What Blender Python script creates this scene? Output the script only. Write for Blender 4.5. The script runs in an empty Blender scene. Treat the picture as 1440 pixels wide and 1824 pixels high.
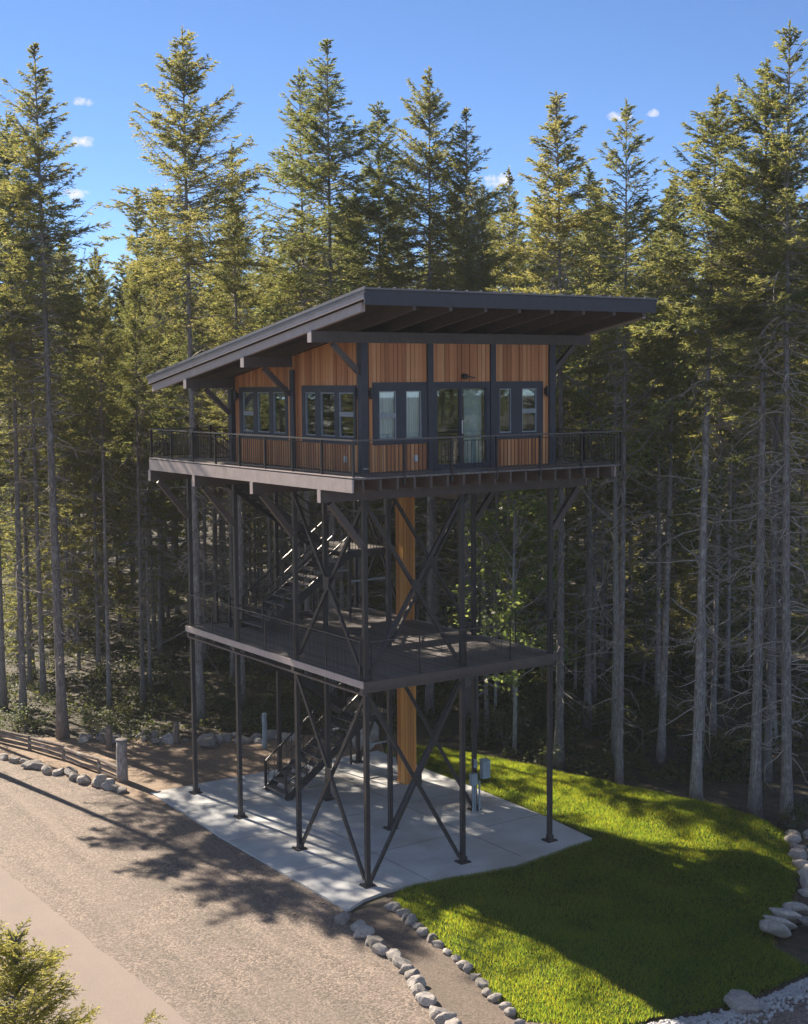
import bpy, bmesh, math, random
import numpy as np
from mathutils import Vector, Matrix, noise
R_ = math.radians
scn = bpy.context.scene
COL = scn.collection

# ------------------------------------------------------------------ camera
cam_d = bpy.data.cameras.new("camera")
cam = bpy.data.objects.new("camera", cam_d); COL.objects.link(cam)
cam_d.sensor_fit = 'HORIZONTAL'; cam_d.sensor_width = 36.0; cam_d.lens = 62.13
cam_d.clip_start = 0.5; cam_d.clip_end = 3000
cR = Vector((0.82565758, -0.56411896, -0.00770493)); cU = Vector((0.05893476, 0.07265983, 0.995614)); cF = Vector((0.5610849, 0.82249033, -0.09323835))
m4 = Matrix((cR, cU, -cF)).transposed().to_4x4(); m4.translation = Vector((-18.8101, -29.3596, 12.9694))
cam.matrix_world = m4
scn.camera = cam

# ------------------------------------------------------------------ sun, sky, exposure
SUN_EL = 35.0; SUN_X = -0.15
sun_h = Vector((SUN_X, 1.0, 0)).normalized()
sun_v = sun_h*math.cos(R_(SUN_EL)) + Vector((0, 0, math.sin(R_(SUN_EL))))
sl = bpy.data.lights.new("sun", 'SUN'); sl.energy = 4.3; sl.angle = R_(0.5); sl.color = (1.0, 0.87, 0.70)
so = bpy.data.objects.new("sun", sl); COL.objects.link(so); so.rotation_euler = sun_v.to_track_quat('Z', 'Y').to_euler(); so.location = (-10, 60, 60)
W = bpy.data.worlds.new("World"); scn.world = W; W.use_nodes = True
wn = W.node_tree.nodes; wl = W.node_tree.links; wn.clear()
wout = wn.new('ShaderNodeOutputWorld'); wbg = wn.new('ShaderNodeBackground'); wbg.inputs['Strength'].default_value = 0.0555
sky = wn.new('ShaderNodeTexSky'); sky.sky_type = 'NISHITA'; sky.sun_disc = False
sky.sun_elevation = R_(SUN_EL); sky.sun_rotation = math.atan2(SUN_X, 1.0); sky.altitude = 3000; sky.air_density = 0.8; sky.dust_density = 0.35; sky.ozone_density = 6.0
geo = wn.new('ShaderNodeNewGeometry')
def wmath(op, a, b=None, clamp=False):
    n = wn.new('ShaderNodeMath'); n.operation = op; n.use_clamp = clamp
    for i, v in enumerate((a, b)):
        if v is None: continue
        if isinstance(v, (int, float)): n.inputs[i].default_value = v
        else: wl.new(v, n.inputs[i])
    return n.outputs[0]
wtc = wn.new('ShaderNodeTexCoord')
wnz = wn.new('ShaderNodeTexNoise'); wnz.inputs['Scale'].default_value = 95; wnz.inputs['Detail'].default_value = 6; wnz.inputs['Roughness'].default_value = .62; wl.new(wtc.outputs['Generated'], wnz.inputs['Vector'])
cloud = None
for (az, el, wa, we) in (
        # directions of the few small fair-weather clouds, azimuth from +Y towards +X and elevation in degrees, half sizes in degrees
        (21.8, 10.9, .55, .28), (21.7, 9.4, .6, .3), (43.0, 10.3, .6, .28), (44.3, 10.4, .4, .2), (21.3, 7.4, .8, .3), (38.2, 8.0, .8, .35), (46.8, 7.6, .9, .35)):
    c = Vector((math.sin(R_(az))*math.cos(R_(el)), math.cos(R_(az))*math.cos(R_(el)), math.sin(R_(el))))
    a = Vector((math.cos(R_(az)), -math.sin(R_(az)), 0)); e = a.cross(c) * -1
    if e.z < 0: e = -e
    dots = []
    for vec, wdt in ((a, wa), (e, we)):
        vm = wn.new('ShaderNodeVectorMath'); vm.operation = 'DOT_PRODUCT'; wl.new(wtc.outputs['Generated'], vm.inputs[0]); vm.inputs[1].default_value = vec
        off = vec.dot(c)
        dots.append(wmath('DIVIDE', wmath('SUBTRACT', vm.outputs['Value'], off), R_(wdt)))
    r2 = wmath('ADD', wmath('MULTIPLY', dots[0], dots[0]), wmath('MULTIPLY', dots[1], dots[1]))
    v = wmath('SUBTRACT', 1.0, r2, True)
    cloud = v if cloud is None else wmath('MAXIMUM', cloud, v)
cf = wmath('MULTIPLY', wmath('SUBTRACT', wmath('ADD', wmath('MULTIPLY', cloud, .75), wmath('MULTIPLY', wnz.outputs['Fac'], 2.6)), 1.62), 1.3, True)
cf = wmath('MULTIPLY', cf, wmath('MULTIPLY', cloud, 2.5, True), True)
wmx = wn.new('ShaderNodeMixRGB'); wl.new(cf, wmx.inputs['Fac']); wl.new(sky.outputs['Color'], wmx.inputs['Color1']); wmx.inputs['Color2'].default_value = (6.5, 6.2, 6.3, 1)
# unseen bright cloud behind the camera, added to fill the shade
bz = wn.new('ShaderNodeTexNoise'); bz.inputs['Scale'].default_value = 2.6; bz.inputs['Detail'].default_value = 7; bz.inputs['Roughness'].default_value = .6; wl.new(wtc.outputs['Generated'], bz.inputs['Vector'])
bd = wn.new('ShaderNodeVectorMath'); bd.operation = 'DOT_PRODUCT'; wl.new(wtc.outputs['Generated'], bd.inputs[0]); bd.inputs[1].default_value = (-.5, -.85, .15)
bf = wmath('MULTIPLY', wmath('MULTIPLY', wmath('SUBTRACT', bz.outputs['Fac'], .47), 6.0, True), wmath('MULTIPLY', wmath('SUBTRACT', bd.outputs['Value'], .05), 3.0, True))
wm2 = wn.new('ShaderNodeMixRGB'); wl.new(bf, wm2.inputs['Fac']); wl.new(wmx.outputs['Color'], wm2.inputs['Color1']); wm2.inputs['Color2'].default_value = (5.0, 5.6, 6.6, 1)
wl.new(wm2.outputs['Color'], wbg.inputs['Color']); wl.new(wbg.outputs['Background'], wout.inputs['Surface'])
vs = scn.view_settings; vs.view_transform = 'Standard'; vs.look = 'None'; vs.gamma = 1.0; vs.use_curve_mapping = False; vs.exposure = 1.6
scn.cycles.max_bounces = 8; scn.cycles.transparent_max_bounces = 12

# ------------------------------------------------------------------ materials
def newmat(name):
    m = bpy.data.materials.new(name); m.use_nodes = True; nt = m.node_tree; nt.nodes.clear()
    return m, nt, nt.nodes.new('ShaderNodeOutputMaterial')
def ramp(nt, fac, stops):
    r = nt.nodes.new('ShaderNodeValToRGB'); cr = r.color_ramp
    while len(cr.elements) < len(stops): cr.elements.new(0.5)
    for e, (p, c) in zip(cr.elements, stops): e.position = p; e.color = (*c, 1)
    nt.links.new(fac, r.inputs['Fac']); return r.outputs['Color']
def noise_tex(nt, scale, detail=4, rough=.55, stretch=None, coord='Object'):
    tc = nt.nodes.new('ShaderNodeTexCoord'); n = nt.nodes.new('ShaderNodeTexNoise')
    n.inputs['Scale'].default_value = scale; n.inputs['Detail'].default_value = detail; n.inputs['Roughness'].default_value = rough
    if stretch:
        mp = nt.nodes.new('ShaderNodeMapping'); mp.inputs['Scale'].default_value = stretch
        nt.links.new(tc.outputs[coord], mp.inputs['Vector']); nt.links.new(mp.outputs['Vector'], n.inputs['Vector'])
    else: nt.links.new(tc.outputs[coord], n.inputs['Vector'])
    return n.outputs['Fac']
def mix(nt, fac, a, b, mode='MIX'):
    m = nt.nodes.new('ShaderNodeMixRGB'); m.blend_type = mode
    for k, v in (('Fac', fac), ('Color1', a), ('Color2', b)):
        if isinstance(v, (int, float)): m.inputs[k].default_value = v
        elif isinstance(v, tuple): m.inputs[k].default_value = (*v, 1)
        else: nt.links.new(v, m.inputs[k])
    return m.outputs['Color']
def vmath(nt, op, a, b=0.0, clamp=False):
    n = nt.nodes.new('ShaderNodeMath'); n.operation = op; n.use_clamp = clamp
    for i, v in enumerate((a, b)):
        if isinstance(v, (int, float)): n.inputs[i].default_value = v
        else: nt.links.new(v, n.inputs[i])
    return n.outputs[0]
def principled(nt, out, color, rough=.6, bump=None, bump_d=.01, spec=None, metal=0):
    b = nt.nodes.new('ShaderNodeBsdfPrincipled')
    if isinstance(color, tuple): b.inputs['Base Color'].default_value = (*color, 1)
    else: nt.links.new(color, b.inputs['Base Color'])
    if isinstance(rough, (int, float)): b.inputs['Roughness'].default_value = rough
    else: nt.links.new(rough, b.inputs['Roughness'])
    b.inputs['Metallic'].default_value = metal
    if spec is not None: b.inputs['Specular IOR Level'].default_value = spec
    if bump is not None:
        bp = nt.nodes.new('ShaderNodeBump'); bp.inputs['Distance'].default_value = bump_d; bp.inputs['Strength'].default_value = .9
        nt.links.new(bump, bp.inputs['Height']); nt.links.new(bp.outputs['Normal'], b.inputs['Normal'])
    nt.links.new(b.outputs['BSDF'], out.inputs['Surface']); return b
def island(nt):
    return nt.nodes.new('ShaderNodeNewGeometry').outputs['Random Per Island']
def objrand(nt):
    return nt.nodes.new('ShaderNodeObjectInfo').outputs['Random']
def paint(name, c, rough=.5, var=.25):
    m, nt, o = newmat(name)
    n = noise_tex(nt, 3.5, 5, .6); n2 = noise_tex(nt, 22, 3, .5, (1, 1, .12))
    lo = tuple(v*(1-var) for v in c); hi = tuple(v*(1+var) for v in c)
    col = ramp(nt, vmath(nt, 'ADD', vmath(nt, 'MULTIPLY', n, .6), vmath(nt, 'MULTIPLY', n2, .4)), [(.3, lo), (.7, hi)])
    principled(nt, o, col, rough, n2, .002); return m
M = {}
M['brown'] = paint('brown_paint', (.09, .072, .068), .5)
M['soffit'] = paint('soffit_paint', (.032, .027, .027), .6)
M['sunlit_brown'] = paint('sunlit_brown_paint', (.48, .41, .385), .45, .15)  # brown paint lightened to stand in for grazing sun on the side boards
M['steel'] = paint('dark_steel', (.035, .033, .036), .42)
M['trim'] = paint('slate_trim', (.040, .044, .060), .5)
M['rail'] = paint('black_metal', (.022, .022, .026), .35)
M['handrail'] = paint('sunlit_handrail', (.10, .095, .095), .3)  # lighter than the rails, a sunlit highlight put into the colour
M['roof'] = paint('roof_metal', (.17, .165, .17), .4)
def mk_cedar(name, stops):
    m, nt, o = newmat(name)
    isl = island(nt); g = noise_tex(nt, 9, 6, .65, (6, 6, .35)); g2 = noise_tex(nt, 2.0, 3, .5)
    c = ramp(nt, vmath(nt, 'ADD', vmath(nt, 'MULTIPLY', isl, .62), vmath(nt, 'MULTIPLY', g, .38)), stops)
    c = mix(nt, vmath(nt, 'MULTIPLY', g2, .35), c, (.75, .62, .55), 'MULTIPLY')
    principled(nt, o, c, .55, g, .003); return m
M['cedar'] = mk_cedar('cedar_boards', [(.1, (.33, .115, .042)), (.4, (.57, .225, .083)), (.7, (.70, .31, .12)), (.92, (.82, .46, .22))])
M['cedar_col'] = mk_cedar('cedar_column_boards', [(.1, (.50, .18, .042)), (.5, (.70, .30, .07)), (.9, (.82, .43, .12))])
def mk_decking():
    m, nt, o = newmat('deck_boards')
    tc = nt.nodes.new('ShaderNodeTexCoord'); sx = nt.nodes.new('ShaderNodeSeparateXYZ'); nt.links.new(tc.outputs['Object'], sx.inputs[0])
    u = vmath(nt, 'DIVIDE', sx.outputs['X'], .14); fr = vmath(nt, 'FRACT', u); fl = vmath(nt, 'FLOOR', u)
    wn_ = nt.nodes.new('ShaderNodeTexWhiteNoise'); wn_.noise_dimensions = '1D'; nt.links.new(fl, wn_.inputs['W'])
    gap = vmath(nt, 'LESS_THAN', fr, .06)
    n = noise_tex(nt, 6, 5, .6, (4, .4, 1))
    c = ramp(nt, vmath(nt, 'ADD', vmath(nt, 'MULTIPLY', wn_.outputs['Value'], .5), vmath(nt, 'MULTIPLY', n, .5)), [(.2, (.11, .10, .10)), (.8, (.21, .19, .18))])
    c = mix(nt, gap, c, (.01, .01, .01))
    principled(nt, o, c, .6); return m
M['deck'] = mk_decking()
def mk_concrete():
    m, nt, o = newmat('concrete')
    n = noise_tex(nt, .9, 6, .6); n2 = noise_tex(nt, 14, 5, .7); n3 = noise_tex(nt, .35, 3, .5)
    c = ramp(nt, vmath(nt, 'ADD', vmath(nt, 'MULTIPLY', n, .7), vmath(nt, 'MULTIPLY', n2, .3)), [(.3, (.38, .39, .40)), (.52, (.52, .535, .545)), (.75, (.62, .635, .645))])
    c = mix(nt, ramp(nt, n3, [(.48, (0, 0, 0)), (.66, (.6, .6, .6))]), c, (.36, .33, .30))
    principled(nt, o, c, .75, n2, .003); return m
M['concrete'] = mk_concrete()
def mk_gravel(name, base, dark, light, scale=26, patch=None):
    m, nt, o = newmat(name)
    tc = nt.nodes.new('ShaderNodeTexCoord')
    v = nt.nodes.new('ShaderNodeTexVoronoi'); v.inputs['Scale'].default_value = scale; nt.links.new(tc.outputs['Object'], v.inputs['Vector'])
    sh = nt.nodes.new('ShaderNodeSeparateColor'); nt.links.new(v.outputs['Color'], sh.inputs['Color'])
    big = noise_tex(nt, .55, 6, .6); mid = noise_tex(nt, 5, 4, .6); fine = noise_tex(nt, 60, 3, .7)
    f = vmath(nt, 'ADD', vmath(nt, 'MULTIPLY', sh.outputs[0], .5), vmath(nt, 'ADD', vmath(nt, 'MULTIPLY', fine, .3), vmath(nt, 'MULTIPLY', mid, .2)))
    c = ramp(nt, f, [(.15, dark), (.5, base), (.85, light)])
    c = mix(nt, vmath(nt, 'MULTIPLY', ramp(nt, big, [(.38, (0, 0, 0)), (.66, (1, 1, 1))]), .55), c, patch or tuple(x*.72 for x in base))
    tr_ = noise_tex(nt, 1.0, 4, .6, (1.3, .05, 1)); c = mix(nt, vmath(nt, 'MULTIPLY', ramp(nt, tr_, [(.42, (0, 0, 0)), (.66, (1, 1, 1))]), .24), c, light)
    h = vmath(nt, 'ADD', vmath(nt, 'MULTIPLY', v.outputs['Distance'], -.9), vmath(nt, 'MULTIPLY', fine, .4))
    principled(nt, o, c, .85, h, .007); return m
M['gravel'] = mk_gravel('driveway_gravel', (.150, .116, .094), (.032, .026, .021), (.37, .295, .245), 25, (.118, .098, .083))
M['road'] = mk_gravel('packed_track', (.235, .188, .16), (.195, .155, .131), (.275, .222, .19), 60, (.19, .158, .136))
M['soil'] = mk_gravel('path_soil', (.125, .097, .077), (.06, .046, .037), (.22, .172, .138), 30)
M['needles'] = mk_gravel('pine_straw', (.25, .17, .115), (.12, .08, .055), (.38, .28, .20), 22, (.15, .12, .09))
M['forest_floor'] = mk_gravel('forest_floor', (.05, .04, .026), (.018, .016, .010), (.10, .078, .05), 9, (.028, .034, .015))
def mk_rock(name, a, b, c3):
    m, nt, o = newmat(name)
    n = noise_tex(nt, 5, 6, .65); n2 = noise_tex(nt, 32, 4, .6)
    c = ramp(nt, vmath(nt, 'ADD', vmath(nt, 'MULTIPLY', n, .65), vmath(nt, 'MULTIPLY', n2, .35)), [(.3, a), (.52, b), (.72, c3)])
    hsv = nt.nodes.new('ShaderNodeHueSaturation'); nt.links.new(c, hsv.inputs['Color'])
    nt.links.new(vmath(nt, 'ADD', vmath(nt, 'MULTIPLY', objrand(nt), .7), .6), hsv.inputs['Value'])
    principled(nt, o, hsv.outputs['Color'], .8, n2, .012); return m
M['rock'] = mk_rock('grey_stone', (.17, .155, .145), (.35, .32, .295), (.52, .48, .44))
M['chips'] = mk_rock('crushed_stone', (.22, .22, .23), (.36, .36, .37), (.5, .5, .5))
def mk_bark(name, a, b, c3):
    m, nt, o = newmat(name)
    n = noise_tex(nt, 7, 6, .65, (5, 5, .7)); n2 = noise_tex(nt, 1.2, 3, .5, (1, 1, .4)); n3 = noise_tex(nt, 3.2, 4, .6)
    c = ramp(nt, n, [(.32, a), (.5, b), (.68, c3)])
    c = mix(nt, ramp(nt, n3, [(.55, (0, 0, 0)), (.66, (.55, .55, .55))]), c, (.42, .42, .40))
    hsv = nt.nodes.new('ShaderNodeHueSaturation'); nt.links.new(c, hsv.inputs['Color'])
    nt.links.new(vmath(nt, 'ADD', vmath(nt, 'MULTIPLY', objrand(nt), .6), .7), hsv.inputs['Value'])
    principled(nt, o, hsv.outputs['Color'], .9, vmath(nt, 'ADD', n, vmath(nt, 'MULTIPLY', n2, .5)), .03); return m
M['bark'] = mk_bark('fir_bark', (.095, .086, .084), (.225, .205, .20), (.37, .35, .34))
M['alder'] = mk_bark('alder_bark', (.14, .13, .12), (.36, .35, .33), (.55, .53, .50))
M['twig'] = mk_bark('dead_twig', (.14, .12, .107), (.27, .235, .21), (.40, .355, .32))
M['wood'] = mk_bark('weathered_timber', (.12, .095, .075), (.215, .17, .14), (.32, .26, .215))
def mk_leaf(name, stops, trans, tfac=.45, rough=.6):
    m, nt, o = newmat(name)
    isl = island(nt); cl = noise_tex(nt, .9, 3, .5)
    f = vmath(nt, 'ADD', vmath(nt, 'MULTIPLY', isl, .5), vmath(nt, 'ADD', vmath(nt, 'MULTIPLY', cl, .35), vmath(nt, 'MULTIPLY', objrand(nt), .2)))
    c = ramp(nt, f, stops)
    d = nt.nodes.new('ShaderNodeBsdfPrincipled'); nt.links.new(c, d.inputs['Base Color']); d.inputs['Roughness'].default_value = rough; d.inputs['Specular IOR Level'].default_value = .35
    t = nt.nodes.new('ShaderNodeBsdfTranslucent'); tc_ = ramp(nt, f, trans); nt.links.new(tc_, t.inputs['Color'])
    mx = nt.nodes.new('ShaderNodeMixShader'); mx.inputs['Fac'].default_value = tfac
    nt.links.new(d.outputs['BSDF'], mx.inputs[1]); nt.links.new(t.outputs['BSDF'], mx.inputs[2]); nt.links.new(mx.outputs['Shader'], o.inputs['Surface']); return m
M['fir'] = mk_leaf('fir_needles', [(.2, (.050, .074, .042)), (.5, (.090, .112, .050)), (.8, (.16, .145, .06))], [(.2, (.17, .24, .075)), (.5, (.35, .37, .10)), (.85, (.62, .52, .15))], .5)
M['young'] = mk_leaf('sunlit_needles', [(.2, (.11, .13, .035)), (.5, (.19, .19, .05)), (.8, (.27, .235, .07))], [(.2, (.35, .38, .08)), (.8, (.72, .62, .14))], .5)  # fir needles brightened and yellowed to paint sunlight on the foreground tree
M['leaf'] = mk_leaf('broad_leaves', [(.2, (.075, .12, .045)), (.5, (.12, .17, .07)), (.8, (.18, .23, .11))], [(.2, (.28, .38, .09)), (.8, (.55, .62, .18))], .5, .32)
M['grass'] = mk_leaf('grass_blades', [(.2, (.022, .052, .016)), (.5, (.040, .078, .022)), (.8, (.085, .11, .03))], [(.2, (.22, .42, .02)), (.55, (.42, .54, .045)), (.85, (.85, .74, .05))], .62)
M['shrub'] = mk_leaf('understory_leaves', [(.2, (.030, .050, .02)), (.5, (.05, .075, .027)), (.8, (.10, .095, .042))], [(.2, (.10, .16, .03)), (.8, (.26, .26, .07))], .35)
m, nt, o = newmat('lawn_soil'); n = noise_tex(nt, 8, 5); principled(nt, o, ramp(nt, n, [(.3, (.025, .045, .012)), (.7, (.055, .08, .022))]), .95, spec=0.0); M['lawn_soil'] = m
def mk_glass():
    m, nt, o = newmat('window_glass')
    lw = nt.nodes.new('ShaderNodeLayerWeight'); lw.inputs['Blend'].default_value = .28
    g = nt.nodes.new('ShaderNodeBsdfGlossy'); g.inputs['Roughness'].default_value = .015; g.inputs['Color'].default_value = (.9, .95, 1, 1)
    t = nt.nodes.new('ShaderNodeBsdfTransparent'); t.inputs['Color'].default_value = (.88, .92, .90, 1)
    mx = nt.nodes.new('ShaderNodeMixShader'); nt.links.new(vmath(nt, 'ADD', vmath(nt, 'MULTIPLY', lw.outputs['Fresnel'], .8), .10, True), mx.inputs['Fac'])
    nt.links.new(t.outputs[0], mx.inputs[1]); nt.links.new(g.outputs[0], mx.inputs[2]); nt.links.new(mx.outputs[0], o.inputs['Surface']); return m
M['glass'] = mk_glass()
m, nt, o = newmat('curtain_cloth'); n = noise_tex(nt, 14, 2, .5, (1, 1, .05)); principled(nt, o, ramp(nt, n, [(.35, (.72, .80, .82)), (.65, (.88, .91, .90))]), .9); M['curtain'] = m
M['interior'] = paint('interior_panel', (.14, .115, .09), .7)
M['plate'] = paint('grey_box', (.30, .36, .40), .4)
M['white'] = paint('pale_fitting', (.62, .62, .60), .4)
M['vinyl'] = paint('pale_sash', (.30, .33, .35), .45)

# ------------------------------------------------------------------ mesh helpers
class MB:
    def __init__(s): s.v = []; s.f = []
    def add(s, vs, fs):
        k = len(s.v); s.v.extend([tuple(v) for v in vs]); s.f.extend([tuple(i+k for i in f) for f in fs]); return s
    def box(s, x0, x1, y0, y1, z0, z1):
        return s.add([(x0,y0,z0),(x1,y0,z0),(x1,y1,z0),(x0,y1,z0),(x0,y0,z1),(x1,y0,z1),(x1,y1,z1),(x0,y1,z1)],
                     [(0,3,2,1),(4,5,6,7),(0,1,5,4),(1,2,6,5),(2,3,7,6),(3,0,4,7)])
    def hexa(s, pts):
        return s.add(pts, [(0,3,2,1),(4,5,6,7),(0,1,5,4),(1,2,6,5),(2,3,7,6),(3,0,4,7)])
    def bar(s, p, q, w, h, up=(0,0,1)):
        p = Vector(p); q = Vector(q); d = (q-p).normalized(); up = Vector(up)
        if abs(d.dot(up)) > .98: up = Vector((0,1,0))
        a = d.cross(up).normalized()*w/2; b = a.cross(d).normalized()*h/2
        return s.add([p-a-b, p+a-b, p+a+b, p-a+b, q-a-b, q+a-b, q+a+b, q-a+b], [(0,3,2,1),(4,5,6,7),(0,1,5,4),(1,2,6,5),(2,3,7,6),(3,0,4,7)])
    def tube(s, pts, rad, n=8, cap=True):
        pts = [Vector(p) for p in pts]; rings = []
        for i, p in enumerate(pts):
            d = (pts[min(i+1, len(pts)-1)] - pts[max(i-1, 0)]).normalized()
            a = d.orthogonal().normalized() if abs(d.z) < .9 else Vector((1,0,0)) - d*d.x
            a.normalize(); b = d.cross(a); r = rad[i] if hasattr(rad, '__len__') else rad
            k = len(s.v); rings.append(k)
            for j in range(n):
                t = 2*math.pi*j/n; s.v.append(tuple(p + a*math.cos(t)*r + b*math.sin(t)*r))
        for i in range(len(pts)-1):
            for j in range(n):
                s.f.append((rings[i]+j, rings[i]+(j+1) % n, rings[i+1]+(j+1) % n, rings[i+1]+j))
        if cap: s.f.append(tuple(rings[0]+j for j in reversed(range(n)))); s.f.append(tuple(rings[-1]+j for j in range(n)))
        return s
    def mesh(s, name, mat, smooth=False):
        me = bpy.data.meshes.new(name); me.from_pydata(s.v, [], s.f); me.update()
        if mat: me.materials.append(mat)
        if smooth: me.polygons.foreach_set('use_smooth', [True]*len(me.polygons))
        return me
    def build(s, name, mat, parent=None, smooth=False):
        return obj(name, s.mesh(name, mat, smooth), parent)
def obj(name, me, parent=None):
    o = bpy.data.objects.new(name, me); COL.objects.link(o)
    if parent is not None: o.parent = parent
    return o
def thing(name, label, cat, loc=(0,0,0), group=None):
    o = bpy.data.objects.new(name, None); o.empty_display_size = .3; COL.objects.link(o); o.location = loc
    return tag(o, label, cat, group)
def tag(o, label=None, cat=None, group=None, kind=None):
    if label: o['label'] = label
    if cat: o['category'] = cat
    if group: o['group'] = group
    if kind: o['kind'] = kind
    return o
def np_mesh(name, V, F, mat, smooth=False):
    V = np.asarray(V, np.float32); F = np.asarray(F, np.int32); n = F.shape[1]
    me = bpy.data.meshes.new(name); me.vertices.add(len(V)); me.vertices.foreach_set('co', V.ravel())
    me.loops.add(F.size); me.loops.foreach_set('vertex_index', F.ravel())
    me.polygons.add(len(F)); me.polygons.foreach_set('loop_start', np.arange(len(F), dtype=np.int32)*n); me.polygons.foreach_set('loop_total', np.full(len(F), n, np.int32))
    if smooth: me.polygons.foreach_set('use_smooth', np.ones(len(F), bool))
    me.update(calc_edges=True); me.validate()
    if mat: me.materials.append(mat)
    return me
def sheet(name, poly, z, mat, thick=None, kind='structure'):
    b = bmesh.new(); vs_ = [b.verts.new((x, y, z)) for x, y in poly]; f = b.faces.new(vs_)
    if f.normal.z < 0: f.normal_flip()
    b.normal_update()
    if f.normal.z < 0: f.normal_flip()
    if thick:
        r = bmesh.ops.extrude_face_region(b, geom=[f]); 
        for v in [g for g in r['geom'] if isinstance(g, bmesh.types.BMVert)]: v.co.z -= thick
        bmesh.ops.recalc_face_normals(b, faces=b.faces)
    bmesh.ops.triangulate(b, faces=[f for f in b.faces if len(f.verts) > 4])
    me = bpy.data.meshes.new(name); b.to_mesh(me); b.free(); me.materials.append(mat)
    return tag(obj(name, me), kind=kind)
def inpoly(px, py, poly):
    c = np.zeros(px.shape, bool); n = len(poly)
    for i in range(n):
        x1, y1 = poly[i]; x2, y2 = poly[(i+1) % n]
        cond = ((y1 > py) != (y2 > py)) & (px < (x2-x1)*(py-y1)/((y2-y1) if y2 != y1 else 1e-9) + x1)
        c ^= cond
    return c
def wiggle(poly, amp, step, seed):
    rnd = random.Random(seed); out = []
    for i in range(len(poly)):
        a = Vector(poly[i]); b = Vector(poly[(i+1) % len(poly)]); n = max(1, int((b-a).length/step))
        for k in range(n):
            p = a.lerp(b, k/n); out.append((p.x+rnd.uniform(-amp, amp), p.y+rnd.uniform(-amp, amp)))
    return out

# ------------------------------------------------------------------ ground
def ground():
    n = 90; xs = np.concatenate([np.linspace(-900, -70, 12), np.linspace(-60, 90, n), np.linspace(100, 900, 12)]); ys = np.concatenate([np.linspace(-900, -70, 12), np.linspace(-60, 110, n), np.linspace(120, 900, 12)])
    X, Y = np.meshgrid(xs, ys); rnd = np.random.default_rng(2)
    d = np.maximum(0, np.hypot((X-2)/1.0, (Y-2)/1.0)-24)
    Z = -.03 + np.minimum(d*.02, .9)*(np.sin(X*.31)*np.cos(Y*.27)+.3) * .6
    V = np.stack([X, Y, Z], -1).reshape(-1, 3); w = len(xs); h = len(ys)
    I = (np.arange(h-1)[:, None]*w + np.arange(w-1)[None]).ravel()
    F = np.stack([I, I+1, I+w+1, I+w], -1)
    tag(obj('ground', np_mesh('ground', V, F, M['forest_floor'], True)), kind='structure')
ground()
GRAVEL = [(-8.4,-48),(9,-48),(9,-9.3),(5.0,-10.6),(2.3,-10.5),(.2,-9.75),(-1.6,-8.1),(-1.9,-5),(-1.6,-1.9),(-1.25,-1.2),(-1.28,4),(-1.2,10),(-1.9,11.6),(-2.5,14.2),(-3.6,17.8),(-5.5,26),(-9,42),(-14,42),(-8.4,20)]
sheet('driveway', GRAVEL, 0.0, M['gravel'])
sheet('road', wiggle([(-7.2,-48),(-7.15,-20),(-7.1,-5),(-7.25,7),(-7.3,20),(-13.2,42),(-20,42),(-16,20),(-16,-48)], .045, .5, 4), 0.006, M['road'])
sheet('dirt_bank', wiggle([(-1.3,9.7),(7.3,10.5),(8.6,12.5),(6.5,14.6),(2.5,16.6),(-.3,18.9),(-3,21),(-4.6,21.5),(-3.7,17.8),(-2.6,14.2),(-1.95,11.6)], .12, .8, 7), 0.004, M['needles'])
SLAB = [(-1.32,-1.1),(-.57,-.73),(.21,-.58),(1.1,-.62),(2.1,-.70),(4.05,-1.02),(5.57,-.80),(7.2,-.55),(7.42,1.55),(7.5,5.7),(7.45,10.9),(-1.15,10.9),(-1.15,8.4),(-1.31,5.8),(-1.3,.5)]
def slab():
    o = sheet('concrete_slab', SLAB, 0.05, M['concrete'], .12)
    # control joints as shallow dark lines laid on top
    mb = MB()
    for y in (2.0, 5.2, 8.4): mb.box(-1.28, 7.4, y-.008, y+.008, .052, .054)
    for x in (1.5, 4.6): mb.box(x-.008, x+.008, -.6, 10.8, .0555, .0575)
    mb.build('control_joints', M['soil'], o)
slab()
sheet('path', [(-1.6,-1.7),(-1.25,-1.25),(-.3,-1.0),(.2,-.9),(-.1,-1.9),(-.45,-3),(-.75,-4.6),(-1.0,-6),(-1.6,-8.2),(-2.4,-10.5),(-4.2,-10.5),(-2.9,-7.6),(-2.1,-4.8),(-1.8,-3)], 0.008, M['soil'])

LAWN = [(-.05,-1.25),(.5,-.72),(1.1,-.66),(2.1,-.74),(4.05,-1.06),(5.57,-.84),(7.24,-.6),(7.47,1.55),(7.55,5.7),(7.5,10.4),(8.3,11.6),(9.6,9.6),(10.6,6.2),(11.2,3.2),(11.8,.2),(12.3,-2.4),(12.0,-3.3),(11.1,-4.3),(9.6,-5.8),(8.3,-6.8),(6.4,-7.7),(5.5,-8.6),(5.2,-9.9),(3.9,-10.0),(2.3,-10.1),(.8,-9.65),(.1,-9.5),(-.9,-8.9),(-1.55,-8.05),(-1.2,-6.6),(-.85,-5.3),(-.55,-3.8),(-.35,-2.6)]
def lawn_h(x, y):
    h = .38*np.exp(-((x-10.6)**2/4 + (y+1.2)**2/14)) + .30*np.exp(-((x-.9)**2/2.2 + (y+5.2)**2/12)) + .18*np.exp(-((x-9.2)**2/3+(y-5)**2/14))
    return h + .03*np.sin(x*2.1+y*1.3)*np.sin(y*1.7-x)
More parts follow.
